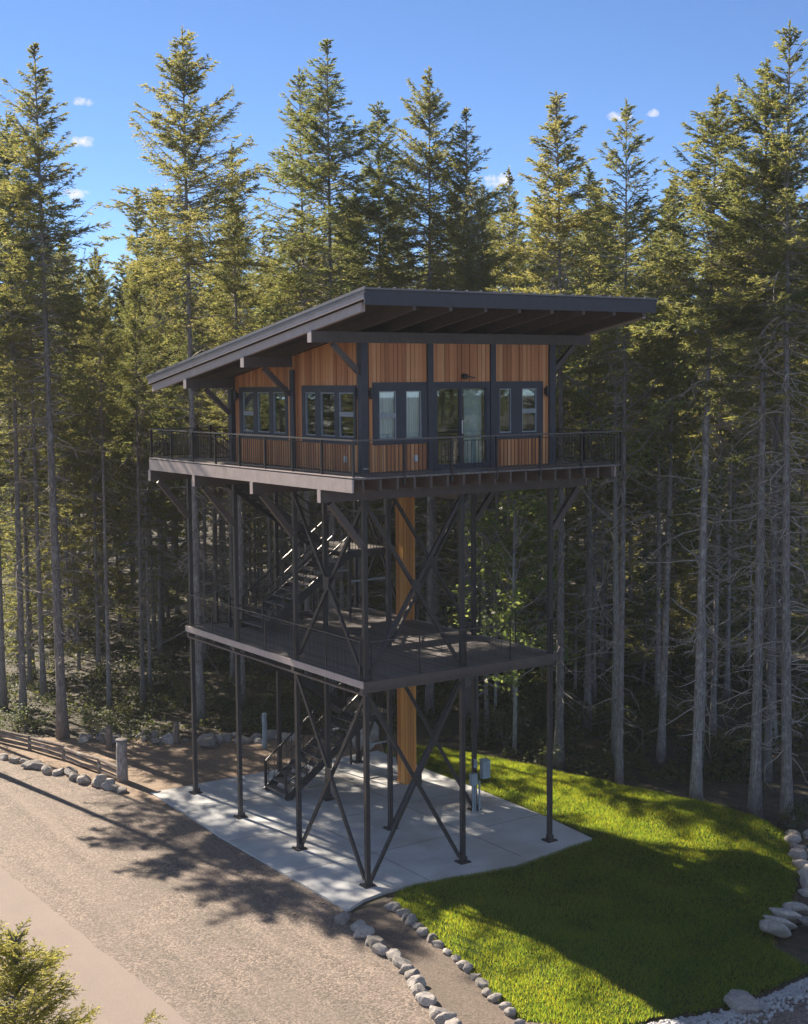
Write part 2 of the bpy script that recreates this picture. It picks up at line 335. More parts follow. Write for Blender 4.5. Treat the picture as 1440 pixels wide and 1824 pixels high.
def lawn():
    step = .2; xs = np.arange(-2, 12.8, step); ys = np.arange(-10.4, 11.8, step)
    X, Y = np.meshgrid(xs, ys); ins = inpoly(X, Y, LAWN)
    # distance to the outline, for easing the mound to the edge
    P = np.array(wiggle(LAWN, 0, .25, 1)); D = np.full(X.shape, 9.)
    for q in P: D = np.minimum(D, np.hypot(X-q[0], Y-q[1]))
    ease = np.clip(D/.5, 0, 1)
    Z = np.where(ins, .012 + lawn_h(X, Y)*ease, -.05)
    w = len(xs); V = np.stack([X, Y, Z], -1).reshape(-1, 3)
    I = (np.arange(len(ys)-1)[:, None]*w + np.arange(w-1)[None]).ravel(); F = np.stack([I, I+1, I+w+1, I+w], -1)
    near = np.ravel(ins | (D < step*.75)); keep = near[F].all(1)
    base = tag(obj('lawn', np_mesh('lawn', V, F[keep], M['lawn_soil'], True)), kind='structure')
    rng = np.random.default_rng(5); N = 560000
    x = rng.uniform(-1.8, 12.6, N); y = rng.uniform(-10.3, 11.7, N)
    # edge a little ragged
    ok = inpoly(x+rng.normal(0, .05, N), y+rng.normal(0, .05, N), LAWN)
    dc = np.hypot(np.clip(x, -1.3, 7.45)-x, np.clip(y, -.5, 10.9)-y); ok &= dc > .02
    x = x[ok]; y = y[ok]; n = len(x)
    ix = np.clip(((x+2)/step).astype(int), 0, w-1); iy = np.clip(((y+10.4)/step).astype(int), 0, len(ys)-1)
    z = .012 + lawn_h(x, y)*ease[iy, ix]
    pat = .5+.5*np.sin(x*1.7+np.sin(y*1.1)*2)*np.sin(y*1.9+np.cos(x*.8)*2)
    hgt = rng.uniform(.05, .11, n)*(.75+.5*pat); ang = rng.uniform(0, 2*np.pi, n); lean = rng.normal(0, .045, (n, 2)); wd = rng.uniform(.005, .010, n)
    a = np.stack([x-np.cos(ang)*wd, y-np.sin(ang)*wd, z-.01], -1); b = np.stack([x+np.cos(ang)*wd, y+np.sin(ang)*wd, z-.01], -1); c = np.stack([x+lean[:, 0], y+lean[:, 1], z+hgt], -1)
    V = np.stack([a, b, c], 1).reshape(-1, 3); F = np.arange(n*3).reshape(-1, 3)
    tag(obj('grass', np_mesh('grass', V, F, M['grass'])), 'short lawn grass covering the mound beside the slab', 'grass', kind='stuff')
lawn()

# ------------------------------------------------------------------ the treehouse
T = thing('treehouse', 'cedar-clad cabin with a mono-pitch roof raised on a braced steel tower above the slab', 'treehouse')
ZF, ZM = 10.69, 5.40
PX = (0, 3.05, 6.1); PY = (0, 3.5, 7.0, 10.05)
def steel_post(x, y, z0, z1, w=.118):
    mb = MB(); mb.box(x-w/2, x+w/2, y-w/2, y+w/2, z0+.02, z1); o = mb.build('post', M['steel'], T)
    pb = MB(); pb.box(x-.17, x+.17, y-.17, y+.17, z0, z0+.022)
    for sx in (-1, 1):
        for sy in (-1, 1): pb.tube([(x+sx*.13, y+sy*.13, z0+.02), (x+sx*.13, y+sy*.13, z0+.06)], .016, 6)
    for sx, sy in ((1, 0), (0, 1)):
        pb.box(x+(w/2 if sx else -.006), x+(.15 if sx else .006), y+(w/2 if sy else -.006), y+(.15 if sy else .006), z0+.02, z0+.14)
    pb.build('base_plate', M['steel'], o)
for x in PX:
    for y in PY:
        if (x, y) == (6.1, 7.0): continue
        steel_post(x, y, .05, 10.02)
def xbrace(p0, p1, z0, z1, off):
    # two diagonals that pass one behind the other with a bolted plate where they cross
    (xa, ya), (xb, yb) = p0, p1
    for k, (za, zb) in enumerate(((z0, z1), (z1, z0))):
        s = (-.04, .04)[k]; dx, dy = off
        MB().bar((xa+dx*s, ya+dy*s, za), (xb+dx*s, yb+dy*s, zb), .075, .09).build('brace', M['steel'], T)
    cx, cy, cz = (xa+xb)/2, (ya+yb)/2, (z0+z1)/2
    mb = MB()
    if off == (0, 1): mb.box(cx-.13, cx+.13, cy-.096, cy-.078, cz-.16, cz+.16)
    else: mb.box(cx-.096, cx-.078, cy-.13, cy+.13, cz-.16, cz+.16)
    mb.build('gusset', M['steel'], T)
for z0, z1 in ((.2, 5.0), (5.55, 9.9)):
    xbrace((.08, 0), (2.97, 0), z0, z1, (0, 1))
    xbrace((0, .08), (0, 3.42), z0, z1, (1, 0))
    xbrace((3.13, 3.5), (6.02, 3.5), z0, z1, (0, 1))
    xbrace((6.1, 7.3), (6.1, 9.97), z0, z1, (1, 0))

def deck_thing(name, floor_boxes, z, mat):
    mb = MB()
    for x0, x1, y0, y1 in floor_boxes: mb.box(x0, x1, y0, y1, z-.045, z)
    return mb.build(name, mat, T)
# lower platform
D1 = deck_thing('platform', [(-.12, 6.2, -.14, 9.02), (-.12, .7, 9.02, 10.18), (4.3, 6.2, 9.02, 10.18)], ZM, M['deck'])
for y0, y1, x0, x1 in ((-.18, -.14, -.16, 6.24), (10.18, 10.22, -.16, 6.24)): MB().box(x0, x1, y0, y1, ZM-.17, ZM+.01).build('fascia_board', M['brown'], D1)
for x0, x1 in ((-.16, -.12), (6.2, 6.24)): MB().box(x0, x1, -.138, 10.178, ZM-.17, ZM+.01).build('fascia_board', M['sunlit_brown'], D1)
for y in PY: MB().box(-.14, 6.22, y-.07, y+.07, ZM-.30, ZM-.175).build('beam', M['brown'], D1)
for x in (-.09, 6.17): MB().box(x-.05, x+.05, -.12, 10.15, ZM-.36, ZM-.305).build('side_beam', M['brown'], D1)
j = MB()
for k in range(15):
    x = .1+k*.42; j.box(x-.02, x+.02, -.13, 10.17, ZM-.17, ZM-.05)
j.build('joists', M['brown'], D1)
# upper deck
DX0, DX1, DY0, DY1 = -1.225, 7.41, -1.456, 10.13
D2 = deck_thing('deck', [(DX0, DX1, DY0, 8.75), (DX0, .25, 8.75, DY1), (6.0, DX1, 8.75, DY1)], ZF, M['deck'])
MB().box(DX0-.045, DX0-.001, DY0-.02, DY1, ZF-.35, ZF-.03).build('fascia_board', M['sunlit_brown'], D2)
MB().box(DX0-.05, DX0+.15, DY0-.03, DY1, ZF+.001, ZF+.022).build('edge_board', M['sunlit_brown'], D2)
MB().box(DX1+.001, DX1+.045, DY0+.3, DY1, ZF-.35, ZF-.03).build('fascia_board', M['sunlit_brown'], D2)
MB().box(DX0, DX1, DY1+.001, DY1+.045, ZF-.35, ZF-.03).build('fascia_board', M['brown'], D2)
for k in range(18):
    x = -.92+k*.5
    if x > 7.3: break
    MB().box(x-.03, x+.03, DY0+.04, (8.74 if .25 < x < 6.0 else DY1-.01), ZF-.345, ZF-.05).build('joist', M['brown'], D2)
for y in PY:
    MB().box(-1.30, 7.36, y-.075, y+.075, 10.02, 10.335).build('beam', M['brown'], D2)
    MB().box(-1.312, -1.3, y-.077, y+.077, 10.018, 10.337).build('sunlit_beam_end', M['sunlit_brown'], D2)  # added pale cap, paints sunlight on the beam's left end
    for sx, x0, x1 in ((-1, 0, -1.0), (1, 6.1, 7.1)):
        if (sx, y) == (1, 7.0): continue
        MB().bar((x0+sx*.06, y, 8.85), (x1, y, 9.99), .13, .16).build('knee_brace', M['brown'], D2)
MB().box(3.0, 3.1, .08, 10.0, 9.86, 10.018).build('beam', M['brown'], D2)

def railing(pts, ztop, zfl, parent_name, post_step, post_first=True, balls=.115, fine=False):
    # a straight run: handrail and rails with thin balusters, posts as sub-parts
    (xa, ya), (xb, yb) = pts; L = math.hypot(xb-xa, yb-ya); ux, uy = (xb-xa)/L, (yb-ya)/L
    mb = MB()
    balls = .2 if fine else balls; g_ = .004 if fine else .013; mb.bar((xa, ya, zfl+.09), (xb, yb, zfl+.09), g_*2.4, g_*2); mb.bar((xa, ya, ztop-.10), (xb, yb, ztop-.10), g_*2, g_*1.6)
    n = int(L/balls)
    for i in range(1, n):
        x = xa+ux*L*i/n; y = ya+uy*L*i/n; mb.bar((x, y, zfl+.10), (x, y, ztop-.105), g_, g_)
    o = mb.build('railing', M['rail'], T)
    MB().bar((xa-ux*.03, ya-uy*.03, ztop-.012), (xb+ux*.03, yb+uy*.03, ztop-.012), .035 if fine else .07, .018 if fine else .035).build('handrail', M['handrail'], o)
    k = max(1, round(L/post_step))
    for i in range(0 if post_first else 1, k+1):
        x = xa+ux*L*i/k; y = ya+uy*L*i/k
        pw = .014 if fine else .028; MB().box(x-pw, x+pw, y-pw, y+pw, zfl-.2, ztop-.031).build('railing_post', M['rail'], o)
RZ = 11.59
railing(((DX0+.02, DY0+.02), (DX0+.02, DY1-.04)), RZ, ZF, 'r', 1.47)
railing(((DX0+.06, DY0+.02), (DX1-.03, DY0+.02)), RZ, ZF, 'r', 1.47, False)
railing(((DX1-.03, DY0+.06), (DX1-.03, DY1-.04)), RZ, ZF, 'r', 1.47, False)
railing(((DX0+.06, DY1-.05), (DX1-.06, DY1-.05)), RZ, ZF, 'r', 1.47, False)
railing(((-.10, .1), (-.10, 10.1)), 6.42, ZM, 'r', 1.75, fine=True)
railing(((.1, -.11), (6.1, -.11)), 6.42, ZM, 'r', 1.53, fine=True)
railing(((6.2, -.05), (6.2, 10.1)), 6.42, ZM, 'r', 1.75, False, fine=True)
railing(((.0, 10.15), (6.1, 10.15)), 6.42, ZM, 'r', 1.53, False, fine=True)

def flight(x0, z0, x1, z1, y0, y1):
    n = max(3, int(abs(z1-z0)/.185)); t = MB()
    for i in range(n):
        f = (i+.5)/n; x = x0+(x1-x0)*f; z = z0+(z1-z0)*(i+1)/n; w = abs(x1-x0)/n/2+.02
        t.box(x-w, x+w, y0+.04, y1-.04, z-.05, z-.01)
    st = t.build('staircase', M['deck'], T)
    for y in (y0, y1): MB().bar((x0, y, z0+.02), (x1, y, z1-.12), .05, .26).build('stringer', M['steel'], st)
    for y in (y0, y1):
        h = MB(); h.bar((x0, y, z0+.98), (x1, y, z1+.92), .05, .045); h.bar((x0, y, z0+.5), (x1, y, z1+.45), .025, .025)
        for i in range(14):
            f = (i+.5)/14; x = x0+(x1-x0)*f; z = z0+(z1-z0)*f; h.bar((x, y, z+.05), (x, y, z+.93), .014, .014)
        h.build('handrail', M['rail'], st)
        for x, z in ((x0, z0), (x1, z1)): MB().box(x-.035, x+.035, y-.035+.001, y+.035, z+(.0 if z > .2 else .055), z+1.0).build('newel_post', M['rail'], st)
def landing(x0, x1, y0, y1, z, foot):
    mb = MB(); mb.box(x0, x1, y0, y1, z-.04, z); o = mb.build('landing', M['deck'], T)
    f = MB()
    for y in (y0, y1): f.box(x0, x1, y-.03, y+.03, z-.24, z-.045)
    for x in (x0, x1): f.box(x-.03, x+.03, y0+.03, y1-.03, z-.24, z-.045)
    f.build('frame', M['steel'], o)
    h = MB()
    for a, b in (((x1, y0), (x1, y1)), ((x0, y0), (x1, y0)), ((x0, y1), (x1, y1))):
        if a[0] == x0 and a[1] == y0: pass
        h.bar((a[0], a[1], z+1.0), (b[0], b[1], z+1.0), .05, .04)
        L = math.hypot(b[0]-a[0], b[1]-a[1]); k = int(L/.115)
        for i in range(k+1): x = a[0]+(b[0]-a[0])*i/k; y = a[1]+(b[1]-a[1])*i/k; h.bar((x, y, z), (x, y, z+.98), .014, .014)
    h.build('railing', M['rail'], o)
    s = MB()
    for x in (x0+.05, x1-.05):
        for y in (y0+.05, y1-.05): s.box(x-.03, x+.03, y-.03, y+.03, foot, z-.245)
    s.build('landing_posts', M['steel'], o)
    for y in (y0+.05, y1-.05): MB().bar((x0+.08, y, z-1.0), (x1-.08, y, z-1.0), .06, .06).build('cross_bar', M['vinyl'], o)
flight(1.9, .05, 4.9, 2.35, 7.6, 8.9); landing(4.9, 5.8, 7.6, 10.0, 2.35, .05); flight(4.9, 2.35, .85, ZM, 9.1, 10.0)
flight(1.2, ZM, 4.3, 7.7, 7.6, 8.9); landing(4.3, 5.8, 7.6, 10.0, 7.7, ZM); flight(4.3, 7.7, .3, ZF, 9.1, 10.0)

# cedar column round the rear corner post
cc = None; mb = MB()
cx0, cx1, cy0, cy1 = 5.88, 6.31, 6.88, 7.30
for i in range(4):
    a = cx0+(cx1-cx0)*i/4; b = cx0+(cx1-cx0)*(i+1)/4
    mb.box(a+.010, b-.010, cy0-.02, cy0, .05, 10.0); mb.box(a+.010, b-.010, cy1, cy1+.02, .05, 10.0)
    a = cy0+(cy1-cy0)*i/4; b = cy0+(cy1-cy0)*(i+1)/4
    mb.box(cx0-.02, cx0, a+.010, b-.010, .05, 10.0); mb.box(cx1, cx1+.02, a+.010, b-.010, .05, 10.0)
mb.box(cx0+.001, cx1-.001, cy0+.001, cy1-.001, .06, 9.99)
mb.build('cedar_column', M['cedar_col'], T)

# ---- cabin walls: vertical cedar boards split round the openings
CW, CD = 6.1, 7.0
def zroof(y): return 14.684 - .159*y
def wall_boards(axis, along0, along1, plane, openings, ztop, zbot=ZF+.01, bw=.132, out=-1, seed=1):
    """axis 'x': wall runs along X at y=plane; boards stand proud towards out."""
    rnd = random.Random(seed); mb = MB(); inner = MB(); p = along0
    def put(b, a0, a1, d0, d1, zl0, zl1, zh0, zh1):
        if axis == 'x': P = [(a0,d0),(a1,d0),(a1,d1),(a0,d1)]
        else: P = [(d0,a0),(d1,a0),(d1,a1),(d0,a1)]
        hh = (zh0, zh1, zh1, zh0) if axis == 'x' else (zh0, zh0, zh1, zh1)
        b.hexa([(x, y, zl0) for x, y in P] + [(x, y, h) for (x, y), h in zip(P, hh)])
    cuts = sorted(set([along0, along1] + [c for o in openings for c in o[:2]]))
    segs = []
    for a, b in zip(cuts[:-1], cuts[1:]):
        n = max(1, round((b-a)/bw)); segs += [(a+(b-a)*i/n, a+(b-a)*(i+1)/n) for i in range(n)]
    for a, b in segs:
        mid = (a+b)/2; op = [o for o in openings if o[0] < mid < o[1]]
        zs = [(zbot, None)] if not op else [(zbot, op[0][2]), (op[0][3], None)]
        for z0, z1 in zs:
            if z1 is not None and z1-z0 < .02: continue
            t = rnd.choice((.014, .022, .034)); d0, d1 = (plane-t, plane) if out < 0 else (plane, plane+t)
            put(mb, a+.007, b-.007, d0, d1, z0, z0, z1 if z1 else ztop(a), z1 if z1 else ztop(b))
            i0, i1 = (plane+.002, plane+.11) if out < 0 else (plane-.11, plane-.002)
            put(inner, a, b, i0, i1, z0, z0, z1 if z1 else ztop(a), z1 if z1 else ztop(b))
    w = mb.build('wall', M['cedar'], T); inner.build('wall_lining', M['interior'], w); return w
flat = lambda z: (lambda a: z)
front_op = [(.27, 1.95, 11.38, 12.95), (2.12, 3.98, ZF+.01, 12.95), (4.16, 5.80, 11.42, 12.95)]
left_op = [(.27, 2.95, 11.40, 12.88), (3.70, 6.52, 11.40, 12.84)]
side_top = lambda y: zroof(y)-.47
wall_boards('x', .05, CW-.05, 0.0, front_op, flat(13.98), seed=1)
wall_boards('y', .05, CD-.2, 0.0, left_op, side_top, seed=2)
wall_boards('x', .05, CW-.05, CD, [(.9, 2.7, 11.4, 12.75), (3.3, 5.3, 11.4, 12.75)], flat(zroof(7.0)-.47), out=1, seed=3)
wall_boards('y', .05, CD-.2, CW, [(.8, 2.9, 11.4, 12.85), (4.0, 6.0, 11.4, 12.8)], side_top, out=1, seed=4)
MB().box(.12, CW-.12, .12, CD-.12, ZF+.002, ZF+.02).build('cabin_floor', M['interior'], T)
for x, y, zt in ((0, 0, 13.93), (CW, 0, 13.93), (0, 3.4, 13.3), (CW, 3.4, 13.3), (0, CD, 12.8), (CW, CD, 12.8)):
    MB().box(x-.1, x+.1, y-.1, y+.1, ZF+.003, zt).build('corner_post', M['trim'], T)
for x in (2.035, 4.07): MB().box(x-.085, x+.085, -.075, -.001, ZF+.003, 13.93).build('trim_post', M['trim'], T)

def window(axis, plane, out, a0, a1, z0, z1, panes, name='window', curtains=(), inner_frame='vinyl'):
    """dark surround filling an opening, with each pane (a0,a1,z0,z1,midbar) set in a pale sash"""
    s = -1 if out < 0 else 1
    def bx(b, p0, p1, d0, d1, zz0, zz1):
        d0, d1 = sorted((plane+s*d0, plane+s*d1))
        if axis == 'x': b.box(p0, p1, d0, d1, zz0, zz1)
        else: b.box(d0, d1, p0, p1, zz0, zz1)
    fr = MB(); cuts = [a0]+[c for p in panes for c in p[:2]]+[a1]
    pz0 = min(p[2] for p in panes); pz1 = max(p[3] for p in panes)
    bx(fr, a0-.03, a1+.03, .045, -.06, pz1, z1+.03)
    if pz0-z0 > .01: bx(fr, a0-.03, a1+.03, .045, -.06, z0-.03, pz0)
    for i in range(0, len(cuts), 2): bx(fr, cuts[i]-(.03 if i == 0 else 0), cuts[i+1]+(.03 if i+2 == len(cuts) else 0), .045, -.06, pz0, pz1)
    w = fr.build(name, M['trim'], T)
    for k, p in enumerate(panes):
        sa = MB(); t = .028
        bx(sa, p[0], p[0]+t, .03, -.03, p[2], p[3]); bx(sa, p[1]-t, p[1], .03, -.03, p[2], p[3])
        bx(sa, p[0]+t, p[1]-t, .03, -.03, p[2], p[2]+t); bx(sa, p[0]+t, p[1]-t, .03, -.03, p[3]-t, p[3])
        if p[4]: bx(sa, p[0]+t, p[1]-t, .032, -.03, p[4]-.06, p[4]+.06)
        sa.build('sash', M[inner_frame], w)
        g = MB(); bx(g, p[0]+t, p[1]-t, .004, -.004, p[2]+t, p[3]-t); g.build('pane', M['glass'], w)
        if k in curtains:
            c = MB(); top = p[3]; lo = p[2]-.03 if curtains[k] is None else curtains[k]; n = 26; pts = []
            c0, c1 = p[0]-.04, p[1]+.04
            for i in range(n+1):
                u = c0+(c1-c0)*i/n; d = -.09 + .02*math.sin(i*1.9)+.008*math.sin(i*.7); pts.append((u, plane+s*d))
            vs_ = []
            for u, d in pts:
                for z in (lo, top+.04): vs_.append((u, d, z) if axis == 'x' else (d, u, z))
            c.add(vs_, [(2*i, 2*i+2, 2*i+3, 2*i+1) for i in range(n)])
            co = c.build('curtain', M['curtain'], w); sm = co.modifiers.new('thickness', 'SOLIDIFY'); sm.thickness = .006
    return w
window('x', 0, -1, .30, 1.92, 11.41, 12.92, [(.46, .98, 11.52, 12.73, 12.11), (1.28, 1.76, 11.52, 12.73, None)], curtains={0: None, 1: None})
window('x', 0, -1, 4.19, 5.77, 11.45, 12.92, [(4.30, 4.70, 11.58, 12.76, None), (5.07, 5.58, 11.58, 12.76, 12.15)])
dr = window('x', 0, -1, 2.15, 3.95, ZF+.02, 12.92, [(2.24, 3.00, ZF+.10, 12.80, None), (3.06, 3.86, ZF+.10, 12.80, None)], name='sliding_door', curtains={}, inner_frame='trim')
c = MB(); vs_ = []
for i in range(40):
    u = 3.30+.58*i/39; d = .2+.03*math.sin(i*1.5); vs_ += [(u, d, ZF+.05), (u, d, 12.8)]
c.add(vs_, [(2*i, 2*i+2, 2*i+3, 2*i+1) for i in range(39)]); co = c.build('curtain', M['curtain'], dr); sm = co.modifiers.new('thickness', 'SOLIDIFY'); sm.thickness = .006
MB().bar((3.03, -.085, 11.6), (3.03, -.085, 11.95), .025, .03).build('handle', M['white'], dr)
MB().box(2.13, 3.97, -.35, -.08, ZF+.003, ZF+.03).build('doorstep', M['trim'], dr)
window('y', 0, -1, .30, 2.92, 11.43, 12.85, [(.37, 1.07, 11.57, 12.70, 12.15), (1.29, 1.99, 11.57, 12.70, None), (2.25, 2.77, 11.57, 12.70, None)])
window('y', 0, -1, 3.73, 6.49, 11.43, 12.81, [(3.86, 4.52, 11.58, 12.70, None), (4.75, 5.43, 11.58, 12.70, None), (5.67, 6.30, 11.58, 12.70, 12.1)], curtains={2: 12.12})
window('x', CD, 1, .93, 2.67, 11.43, 12.72, [(1.05, 1.75, 11.5, 12.65, None), (1.85, 2.55, 11.5, 12.65, None)])
window('x', CD, 1, 3.33, 5.27, 11.43, 12.72, [(3.45, 4.25, 11.5, 12.65, None), (4.35, 5.15, 11.5, 12.65, None)])
window('y', CW, 1, .83, 2.87, 11.43, 12.82, [(.95, 1.8, 11.5, 12.75, None), (1.9, 2.75, 11.5, 12.75, None)])
window('y', CW, 1, 4.03, 5.97, 11.43, 12.77, [(4.15, 4.95, 11.5, 12.7, None), (5.05, 5.85, 11.5, 12.7, None)])

# ---- roof
RX0, RX1, RY0, RY1 = -1.55, 7.56, -2.55, 9.457
def slope_box(b, x0, x1, y0, y1, t0, t1):
    """box between offsets t0<t1 below/above the roof plane"""
    b.hexa([(x0,y0,zroof(y0)+t0),(x1,y0,zroof(y0)+t0),(x1,y1,zroof(y1)+t0),(x0,y1,zroof(y1)+t0),(x0,y0,zroof(y0)+t1),(x1,y0,zroof(y0)+t1),(x1,y1,zroof(y1)+t1),(x0,y1,zroof(y1)+t1)])
b = MB(); slope_box(b, RX0-.03, RX1+.03, RY0-.04, RY1+.04, -.04, 0)
k = 0
for i in range(23):
    x = RX0+.0+i*.415
    if x < RX1: slope_box(b, x-.012, x+.012, RY0-.03, RY1+.03, .001, .035)
rf = b.build('roof', M['roof'], T)
b = MB(); slope_box(b, RX0+.05, RX1-.05, RY0+.05, RY1-.05, -.2, -.16); b.build('soffit', M['soffit'], rf)
b = MB(); b.box(RX0, RX1, RY0, RY0+.045, zroof(RY0)-.38, zroof(RY0)-.045); b.build('fascia_board', M['trim'], rf)
b = MB(); b.box(RX0, RX1, RY1-.045, RY1, zroof(RY1)-.26, zroof(RY1)-.045); b.build('fascia_board', M['brown'], rf)
for x0 in (RX0, RX1-.045):
    b = MB(); slope_box(b, x0, x0+.045, RY0+.047, RY1-.047, -.235, -.06); b.build('fascia_board', M['sunlit_brown'], rf)
    b = MB(); slope_box(b, x0-.02 if x0 < 0 else x0+.045, x0+.0 if x0 < 0 else x0+.065, RY0-.02, RY1+.02, -.11, -.042); b.build('drip_edge', M['roof'], rf)
for x0 in (RX0+.10, RX1-.2):
    b = MB(); slope_box(b, x0, x0+.1, RY0+.3, RY1-.08, -.47, -.262); b.build('barge_rafter', M['sunlit_brown'], rf)
for i in range(8):
    x = -.14+i*1.044; b = MB(); slope_box(b, x-.05, x+.05, RY0+.06, RY1-.1, -.46, -.202); b.build('rafter', M['brown'], rf)
for y in (.03, 3.53, 7.03):
    zt = zroof(y+.09)-.465
    MB().box(RX0+.06, RX1-.06, y-.09, y+.09, zt-.27, zt).build('header_beam', M['brown'], rf)
    MB().box(RX0+.048, RX0+.06, y-.092, y+.092, zt-.272, zt+.001).build('sunlit_beam_end', M['sunlit_brown'], rf)  # added cap whose pale colour stands in for sun on the header end
    for s, x0, x1 in ((-1, -.09, -.85), (1, 6.19, 6.95)):
        MB().bar((x0, y, zt-1.0), (x1, y, zt-.30), .11, .13).build('knee_brace', M['brown'], rf)
# ---- small fittings on the cabin
def sconce(x, y, z, axis):
    mb = MB()
    if axis == 'x': mb.box(x-.05, x+.05, y-.03, y, z-.08, z+.08); mb.tube([(x, y-.09, z-.14), (x, y-.09, z+.14)], .05, 10)
    else: mb.box(x-.03, x, y-.05, y+.05, z-.08, z+.08); mb.tube([(x-.09, y, z-.14), (x-.09, y, z+.14)], .05, 10)
    mb.build('wall_lamp', M['rail'], T)
sconce(.19, -.03, 12.68, 'x'); sconce(5.90, -.03, 12.68, 'x'); sconce(-.03, .17, 12.68, 'y'); sconce(-.03, 6.62, 12.6, 'y')
mb = MB(); mb.tube([(3.1, -.03, 13.10), (3.1, -.16, 13.08)], .07, 10); mb.bar((3.16, -.05, 13.10), (3.42, -.12, 13.05), .03, .03); mb.build('security_camera', M['rail'], T)
MB().box(1.50, 1.62, -.06, -.026, 10.93, 11.09).build('outlet_box', M['white'], T)
MB().box(-.06, -.026, .72, .84, 10.93, 11.09).build('outlet_box', M['white'], T)
mb = MB()
for dx in (-.06, .0, .06): mb.tube([(dx-.01, -.101, 10.80), (dx-.01, -.13, 10.80)], .018, 8)
mb.build('bolts', M['white'], T)

# ------------------------------------------------------------------ small things around the slab
t = thing('electrical_box', 'pale grey electrical box with conduits on the post at the right of the slab', 'electrical box', (6.1, 3.42, .05))
b = MB(); b.box(.10, .36, -.24, -.06, 1.0, 1.52); b.add([(.09,-.26,1.521),(.37,-.26,1.521),(.37,-.05,1.521),(.09,-.05,1.521),(.09,-.26,1.54),(.37,-.26,1.54),(.37,-.05,1.58),(.09,-.05,1.58)], [(0,3,2,1),(4,5,6,7),(0,1,5,4),(1,2,6,5),(2,3,7,6),(3,0,4,7)]); b.build('cabinet', M['plate'], t)
b = MB(); b.box(-.30, -.10, -.22, -.06, .85, 1.2); b.build('meter', M['plate'], t)
b = MB(); b.box(-.12, -.10, -.20, -.05, 1.35, 1.62); b.build('cover_flap', M['plate'], t)
for x in (-.22, -.14, .02): MB().tube([(x, -.15, .0), (x, -.15, .95)], .03, 8).build('conduit', M['plate'], t)
def post_thing(name, label, cat, x, y, h, r, mat, cap=True, n=12):
    t = thing(name, label, cat, (x, y, 0)); rnd = random.Random(x*7+y)
    pts = [(rnd.uniform(-.01, .01), rnd.uniform(-.01, .01), h*i/6) for i in range(7)]
    MB().tube(pts, [r*(1.06-.1*i/6+rnd.uniform(-.03, .03)) for i in range(7)], n).build('shaft', mat, t, True)
    if cap: MB().tube([(0, 0, h+.002), (0, 0, h+.05), (0, 0, h+.07)], [r*1.12, r*1.08, r*.5], n).build('cap', mat, t)
    return t
post_thing('timber_post', 'thick weathered timber post at the end of the low rail fence', 'post', -1.3, 12.8, 1.35, .18, M['bark'])
post_thing('utility_post', 'short grey service post behind the slab, left of the ground stairs', 'post', 4.4, 13.54, 1.25, .085, M['plate'])
post_thing('garden_post', 'small brown stake standing before the rocks behind the left end of the slab', 'post', 2.18, 16.1, .75, .09, M['wood'])
post_thing('marker_post', 'sunlit brown stub post behind the rail fence on the pine straw', 'post', -.1, 16.8, .85, .11, M['wood'], False)
def rail_fence():
    t = thing('rail_fence', 'low split-rail fence of brown timbers behind the row of rocks', 'fence', (-2.3, 17, 0))
    A = [(-1.42, 12.7), (-1.58, 14.1), (-1.95, 16.4), (-2.45, 18.4), (-3.2, 20.8)]; ox, oy = -2.3, 17
    rnd = random.Random(3)
    for x, y in A[1:]:
        MB().tube([(x-ox, y-oy, 0), (x-ox, y-oy, .53)], [.07, .06], 8).build('fence_post', M['wood'], t)
    for h in (.12, .29, .46):
        for (xa, ya), (xb, yb) in zip(A[:-1], A[1:]):
            MB().tube([(xa-ox+.02, ya-oy, h+rnd.uniform(-.03, .03)), ((xa+xb)/2-ox+rnd.uniform(-.03, .03), (ya+yb)/2-oy, h+rnd.uniform(-.03, .03)), (xb-ox, yb-oy, h+rnd.uniform(-.03, .03))], [.058, .068, .058], 7).build('rail', M['wood'], t)
rail_fence()

# ------------------------------------------------------------------ rocks
def rock_mesh(seed, flat_=1.0):
    b = bmesh.new(); bmesh.ops.create_icosphere(b, subdivisions=3, radius=1.0); rnd = random.Random(seed); off = Vector((rnd.uniform(0, 50), rnd.uniform(0, 50), rnd.uniform(0, 50)))
    cuts = [(Vector((rnd.gauss(0, 1), rnd.gauss(0, 1), rnd.gauss(0, 1))).normalized(), rnd.uniform(.5, .85)) for _ in range(12)]
    for v in b.verts:
        p = v.co.copy()
        for n, d in cuts:
            k = p.dot(n)
            if k > d: p -= n*(k-d)*.96
        p *= 1 + .16*noise.noise(p*1.3+off) + .06*noise.noise(p*3.5+off)
        v.co = Vector((p.x, p.y*.85, p.z*.72*flat_))
    me = bpy.data.meshes.new('rock'); b.to_mesh(me); b.free(); me.materials.append(M['rock'])
    return me
ROCKS = [rock_mesh(s) for s in range(7)]; SLABROCK = [rock_mesh(20+s, .4) for s in range(3)]
rr = random.Random(11)
def rock(x, y, s, label, group=None, sz=1.0, meshes=ROCKS, name='rock', tilt=0.0, cat='rock', z=0):
    o = obj(name, rr.choice(meshes)); o.location = (x, y, z+s*.26*sz); o.rotation_euler = (rr.uniform(-.2, .2)+tilt, rr.uniform(-.2, .2), rr.uniform(0, 6.28))
    o.scale = (s*rr.uniform(.9, 1.25), s*rr.uniform(.85, 1.1), s*sz*rr.uniform(.85, 1.15)); tag(o, label, cat, group); return o
def interp(pts, step):
    out = []; 
    for (xa, ya), (xb, yb) in zip(pts[:-1], pts[1:]):
        L = math.hypot(xb-xa, yb-ya); n = max(1, round(L/step))
        out += [(xa+(xb-xa)*i/n, ya+(yb-ya)*i/n) for i in range(n)]
    return out
